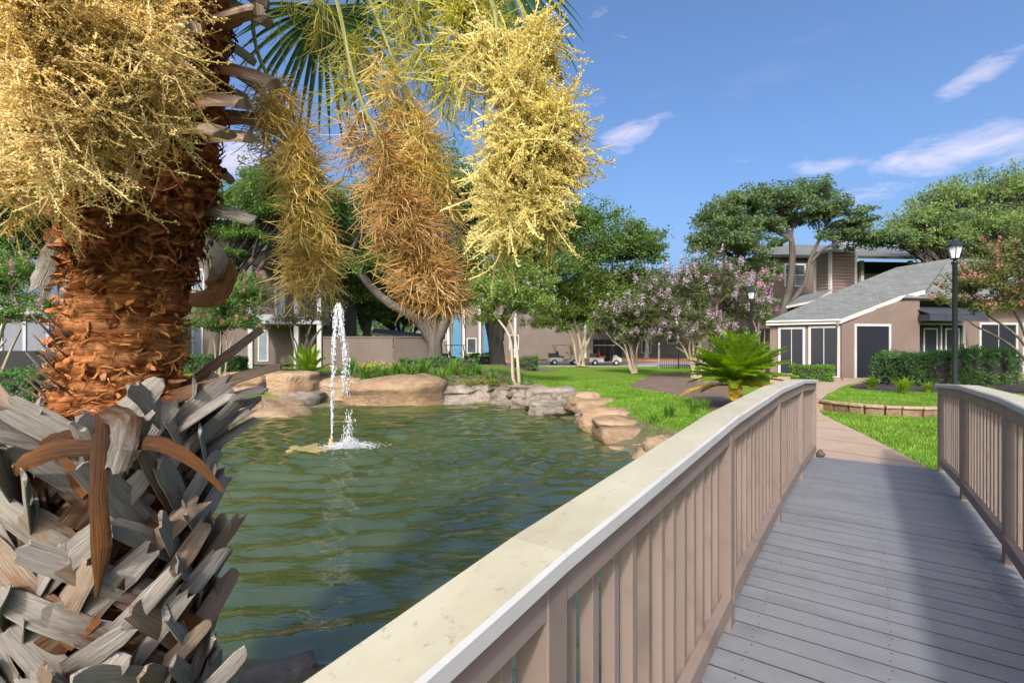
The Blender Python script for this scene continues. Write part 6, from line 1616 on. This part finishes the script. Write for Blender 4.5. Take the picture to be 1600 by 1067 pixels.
sago((P(1150, 600, 12.6)[0], 12.6, .05), 1.34, 150, 'large bright green sago palm with yellowed lower fronds beside the bridge', 1, yellow=6, trunk_h=.60, leafl=.26)
sago((P(482, 590, 19.6)[0], 19.6, .30), 1.15, 34, 'small sago palm behind the tan boulders left of the fountain', 2, yellow=0, trunk_h=.2)
# --- strap leaved clumps on the bank
def clump(name, loc, n, h, spread, mat, label, cat, group, seed, w=.022):
    rg = np.random.default_rng(seed); m = MB(); T = 6; t_ = np.linspace(0, 1, T)
    az = rg.uniform(0, 6.283, n); lean = rg.uniform(.15, 1.0, n) * spread; hh = h * rg.uniform(.6, 1.1, n)
    off = rg.normal(0, .05 * h / .5, (n, 2))
    r = lean[:, None] * t_[None] ** 1.6 * hh[:, None]; z = hh[:, None] * (t_[None] - lean[:, None] * .42 * t_[None] ** 2.4)
    p = np.stack([loc[0] + off[:, :1] + np.cos(az)[:, None] * r, loc[1] + off[:, 1:] + np.sin(az)[:, None] * r, loc[2] + z], -1)
    sd = np.stack([-np.sin(az), np.cos(az), 0 * az], -1)[:, None] * (np.interp(t_, [0, .5, 1], [.7, 1, .05]) * w)[None, :, None]
    V = np.stack([p - sd, p + sd], 2).reshape(-1, 3); idx = np.arange(n * T * 2).reshape(n, T, 2)
    m.add(V, np.stack([idx[:, :-1, 0], idx[:, :-1, 1], idx[:, 1:, 1], idx[:, 1:, 0]], -1).reshape(-1, 4))
    o = top(m.build(name, mat), loc)
    return tag(o, label, cat, group)
rgp = np.random.default_rng(77)
spots = [(548, 590, 'between the fountain jet and the lantana'), (572, 592, 'left of the yellow lantana'), (598, 594, 'under the yellow lantana'), (620, 588, 'first right of the lantana'), (640, 590, 'broadest of the row right of the lantana'),
         (662, 592, 'left of the leaning oak trunk'), (686, 590, 'in front of the leaning oak trunk'), (705, 588, 'bright, right of the leaning oak trunk'), (724, 592, 'above the grey blocks'), (745, 596, 'small, left of the twin trunked tree'), (768, 596, 'nearest the twin trunked tree')]
for k, (x, y, where) in enumerate(spots):
    Yk = rgp.uniform(19.2, 21.0); p_ = P(x, y, Yk); z_ = float(ground_z(p_[0], Yk)) + .04
    clump('strap_plant', (p_[0], Yk, z_), 60, rgp.uniform(.75, 1.05) if k < 9 else .6, .95, MAT['strap'], 'strap leaved plant on the bank ' + where, 'plant', 'strap leaved plants behind the boulders', 300 + k)
rg2 = np.random.default_rng(5)
m = MB(); cc = np.stack([rg2.uniform(-7.2, 0.8, 700), rg2.uniform(18.7, 22.5, 700)], -1); z_ = ground_z(cc[:, 0], cc[:, 1]) + .12
leaves(np.column_stack([cc, z_]), 14, np.full((700, 3), .17), .10, rg2, .4, .4, m)
tag(m.build('ground_cover', MAT['crape']), 'low leafy ground cover on the bank behind the boulders', 'ground cover', kind='stuff')
m = MB(); cc = np.stack([rg2.uniform(-1.9, -.6, 90), rg2.uniform(18.6, 19.2, 90)], -1); z_ = ground_z(cc[:, 0], cc[:, 1]) + .15
leaves(np.column_stack([cc, z_]), 20, np.full((90, 3), .18), .09, rg2, .4, .4, m); tag(m.build('ground_cover', MAT['strap_dry']), 'yellowish dry ground cover above the grey blocks', 'ground cover', kind='stuff')
lan = empty('lantana', (P(592, 570, 21.2)[0], 21.2, .4), 'yellow flowering lantana on the bank right of the fountain', 'shrub')
c_ = np.stack([lan.location.x + rg2.normal(0, .45, 40), 21.2 + rg2.normal(0, .3, 40), .62 + rg2.normal(0, .1, 40)], -1)
tag(leaves(c_, 30, np.full((40, 3), .2), .09, rg2, .4, .5).build('foliage', MAT['crape'], lan), kind='stuff')
tag(leaves(c_ + (0, -.12, .16), 12, np.full((40, 3), .12), .06, rg2, .6, .9).build('blossom', MAT['yellow_bloom'], lan), kind='stuff')
# grass tufts by the right-hand rocks
for k, (x, y, h_, where) in enumerate([(1022, 660, .34, 'beside the round boulder'), (1045, 655, .40, 'just behind the round boulder'), (1085, 650, .42, 'against the bridge cap'), (1100, 642, .40, 'nearest the sago palm')]):
    p_ = G(x, y, .05); clump('grass_tuft', (p_[0], p_[1], float(ground_z(p_[0], p_[1]))), 90, h_, .8, MAT['strap'], 'tall grass tuft ' + where, 'grass tuft', 'grass tufts by the rocks', 400 + k, w=.009)
for k, (x, y, h_, where) in enumerate([(1362, 606, .42, 'in the dark mulch left of the hedge'), (1412, 612, .48, 'arching, in the dark mulch below the hedge'), (1450, 611, .3, 'smallest, in the dark mulch near the lamp post'), (1548, 620, .3, 'in the dark mulch right of the lamp post')]):
    p_ = G(x, y, TZ + .05); clump('foxtail_fern', (p_[0], p_[1], TZ + .03), 110, h_ * 1.2, 1.0, MAT['sago'], 'bright fern ' + where, 'fern', 'bright ferns in the mulch bed', 500 + k, w=.014)
# lawn blades
def blades(n, fn, zfn, seed, h, name, label, mat='blade'):
    rg = np.random.default_rng(seed); xy = fn(rg, n); n = len(xy); z = zfn(xy[:, 0], xy[:, 1])
    az = rg.uniform(0, 6.283, n); hh = h * rg.uniform(.5, 1.2, n); d = np.stack([np.cos(az), np.sin(az), 0 * az], -1)
    b = np.column_stack([xy, z]); tp = b + d * (hh * rg.uniform(.2, .7, n))[:, None] + np.array([0, 0, 1]) * hh[:, None]
    w_ = np.stack([-np.sin(az), np.cos(az), 0 * az], -1) * (.0045 + .0010 * b[:, 1:2] * .35)
    V = np.stack([b - w_, b + w_, tp], 1).reshape(-1, 3)
    tag(MB().add(V, None, np.arange(n * 3).reshape(-1, 3)).build(name, MAT[mat]), label, 'grass', kind='stuff')
plr = np.vstack([p_left, np.array(p_right)[::-1]])
mulch_poly = np.array([(4.6, 19.6), (6.0, 23.5), (9.0, 29), (13, 31), (12, 25), (8.8, 20), (6.6, 15.0), (5.9, 12.9), (5.0, 12.4), (5.0, 13.6), (5.5, 15.2), (5.3, 17.2)])
def f_left(rg, n):
    xy = np.stack([rg.uniform(0.8, 7.0, n), 7.2 + 17 * rg.random(n) ** 1.6], -1)
    ok = (sdf(xy[:, 0], xy[:, 1], POND) > .35) & (sdf(xy[:, 0], xy[:, 1], plr) > .04) & (xy[:, 0] < np.interp(xy[:, 1], [6, 12.5, 24], [4.0, 5.8, 9])) & (sdf(xy[:, 0], xy[:, 1], mulch_poly) > -.05)
    return xy[ok]
blades(95000, f_left, ground_z, 1, .05, 'lawn_blades', 'short lawn grass between the pond and the path')
def f_right(rg, n):
    xy = np.stack([rg.uniform(5.3, 13, n), rg.uniform(5.2, 13, n)], -1)
    wy = np.interp(xy[:, 0], wl_[1:, 0], wl_[1:, 1] - .14)
    px_ = np.interp(xy[:, 1], [p[1] for p in p_right], [p[0] for p in p_right])
    return xy[(xy[:, 1] < wy) & (xy[:, 0] > px_ + .03) & (sdf(xy[:, 0], xy[:, 1], POND) > .3)]
blades(75000, f_right, ground_z, 2, .05, 'lawn_blades', 'bright lawn grass between the path and the low wall')
def f_up(rg, n):
    xy = np.stack([rg.uniform(8.2, 16, n), rg.uniform(11, 17, n)], -1)
    wy = np.interp(xy[:, 0], wl_[2:, 0], wl_[2:, 1] + .16)
    mx = np.interp(xy[:, 0], [10.5, 11.4, 13, 16], [16.5, 15.3, 14.7, 14.2])
    px_ = np.interp(xy[:, 1], [p[1] for p in u_right], [p[0] for p in u_right])
    return xy[(xy[:, 1] > wy) & (xy[:, 1] < mx) & (xy[:, 0] > px_ + .05)]
blades(50000, f_up, lambda x, y: x * 0 + TZ, 3, .045, 'lawn_blades', 'lawn grass on the terrace above the low wall')
# wild grass on the near left bank
def f_bank(rg, n):
    xy = np.stack([rg.uniform(-6.5, -1.6, n), rg.uniform(1.5, 10, n)], -1)
    d = sdf(xy[:, 0], xy[:, 1], POND); return xy[(d > .1) & (d < 2.5)]
blades(26000, f_bank, ground_z, 4, .12, 'bank_grass', 'rough grass on the near bank behind the palm')

# ------------------------------------------------------------------ fountain
def jetmat():
    m = bpy.data.materials.new('white_water'); m.use_nodes = True; b = m.node_tree.nodes["Principled BSDF"]
    b.inputs["Base Color"].default_value = (.88, .90, .92, 1); b.inputs["Roughness"].default_value = .12; b.inputs["Transmission Weight"].default_value = .3; b.inputs["IOR"].default_value = 1.33
    return m
MAT['jet'] = jetmat(); MAT['nozzle'] = plain('fountain_nozzle', (0.42, 0.22, 0.06), rough=.5)
MAT['pad'] = M('algae_pad', [(0.3, (0.20, 0.15, 0.045)), (0.7, (0.34, 0.26, 0.09))], scale=6, rough=.6)
fo = empty('fountain', (FX, FY, WZ), 'slim fountain jet rising and falling back into the pond', 'fountain', local=True)
MB().lathe([(0, .16), (.035, .16), (.045, .05), (.07, .02), (.09, -.25), (0, -.25)], 14).build('nozzle', MAT['nozzle'], fo, smooth=True)
rgf = np.random.default_rng(3)
a_ = np.linspace(0, 2 * math.pi, 40, endpoint=False); pr = []
for s_, z_ in ((1, -.06), (.97, .006), (.8, .014), (0.02, .018)):
    rr_ = s_ * (.5 + .08 * np.sin(3 * a_ + 1) + .05 * np.sin(7 * a_)); pr.append(np.stack([-.25 + rr_ * np.cos(a_) * 1.15, rr_ * np.sin(a_) * .9 - .15, 0 * a_ + z_], -1))
pr = np.array(pr); idx = np.arange(160).reshape(4, 40)
MB().add(pr.reshape(-1, 3), np.stack([idx[:-1], np.roll(idx, -1, 1)[:-1], np.roll(idx, -1, 1)[1:], idx[1:]], -1).reshape(-1, 4)).build('float_pad', MAT['pad'], fo, smooth=True)
JH = CAMZ + (HZ - 478) / F * FY - WZ
m = MB(); t_ = np.linspace(0, 1, 60)
up_ = np.stack([.02 + .10 * t_ ** 2, 0 * t_, .15 + (JH - .15) * t_], -1)
for k in range(3):
    pth = up_ + np.stack([.018 * np.sin(t_ * 23 + k * 2) * t_, .018 * np.cos(t_ * 19 + k * 2) * t_, 0 * t_], -1)
    m.tubes(pth, (np.interp(t_, [0, .5, 1], [.007, .010, .020]) * (.8 + .4 * rgf.random(60)))[None], 6)
n = 650; h = rgf.random(n) ** .7; c_ = np.stack([np.interp(h, t_, up_[:, 0]), 0 * h, np.interp(h, t_, up_[:, 2])], -1) + rgf.normal(size=(n, 3)) * (np.array([.022, .022, .02]) * (.3 + 1.3 * h[:, None]))
m.blobs(c_, rgf.uniform(.004, .011, n), rgf.uniform(.7, 1.4, (n, 3)) * np.array([1, 1, 4.5]))
m.build('rising_jet', MAT['jet'], fo, smooth=True)
m = MB(); n = 1100; h = rgf.random(n)
x = .13 + .24 * h ** .6 + .03 * np.sin(h * 17); spread = .018 + .035 * h
c_ = np.stack([x, 0 * h, JH * (1 - h ** 1.3)], -1) + rgf.normal(size=(n, 3)) * spread[:, None] * np.array([1, 1, .8])
dens = (np.sin(h * 31) + np.sin(h * 13 + 1) > -.9) | (h < .35); c_ = c_[dens]
m.blobs(c_, rgf.uniform(.003, .010, len(c_)), rgf.uniform(.7, 1.3, (len(c_), 3)) * np.array([1, 1, 4.2]))
for k in range(4):
    tt_ = np.linspace(0, .5, 40); pth = np.stack([.13 + .24 * tt_ ** .6 + .03 * np.sin(tt_ * 17 + k), .02 * np.cos(tt_ * 21 + 2 * k), JH * (1 - tt_ ** 1.3) + .02], -1)
    m.tubes(pth, (np.interp(tt_, [0, .5], [.020, .007]) * rgf.uniform(.5, 1.3, 40))[None], 5)
m.build('falling_water', MAT['jet'], fo, smooth=True)
m = MB(); n = 2600; r_ = np.abs(rgf.normal(0, .22, n)); a_ = rgf.uniform(0, 6.283, n)
c_ = np.stack([.42 + r_ * np.cos(a_) * 1.5, -.15 + r_ * np.sin(a_), .012 + np.abs(rgf.normal(0, .10, n)) * np.exp(-r_ * 3.5)], -1)
m.blobs(c_, rgf.uniform(.004, .018, n) * np.exp(-r_ * 1.0), np.stack([rgf.uniform(.8, 2.2, n), rgf.uniform(.8, 1.6, n), rgf.uniform(.3, .8, n)], -1))
m.build('splash', MAT['jet'], fo, smooth=True)
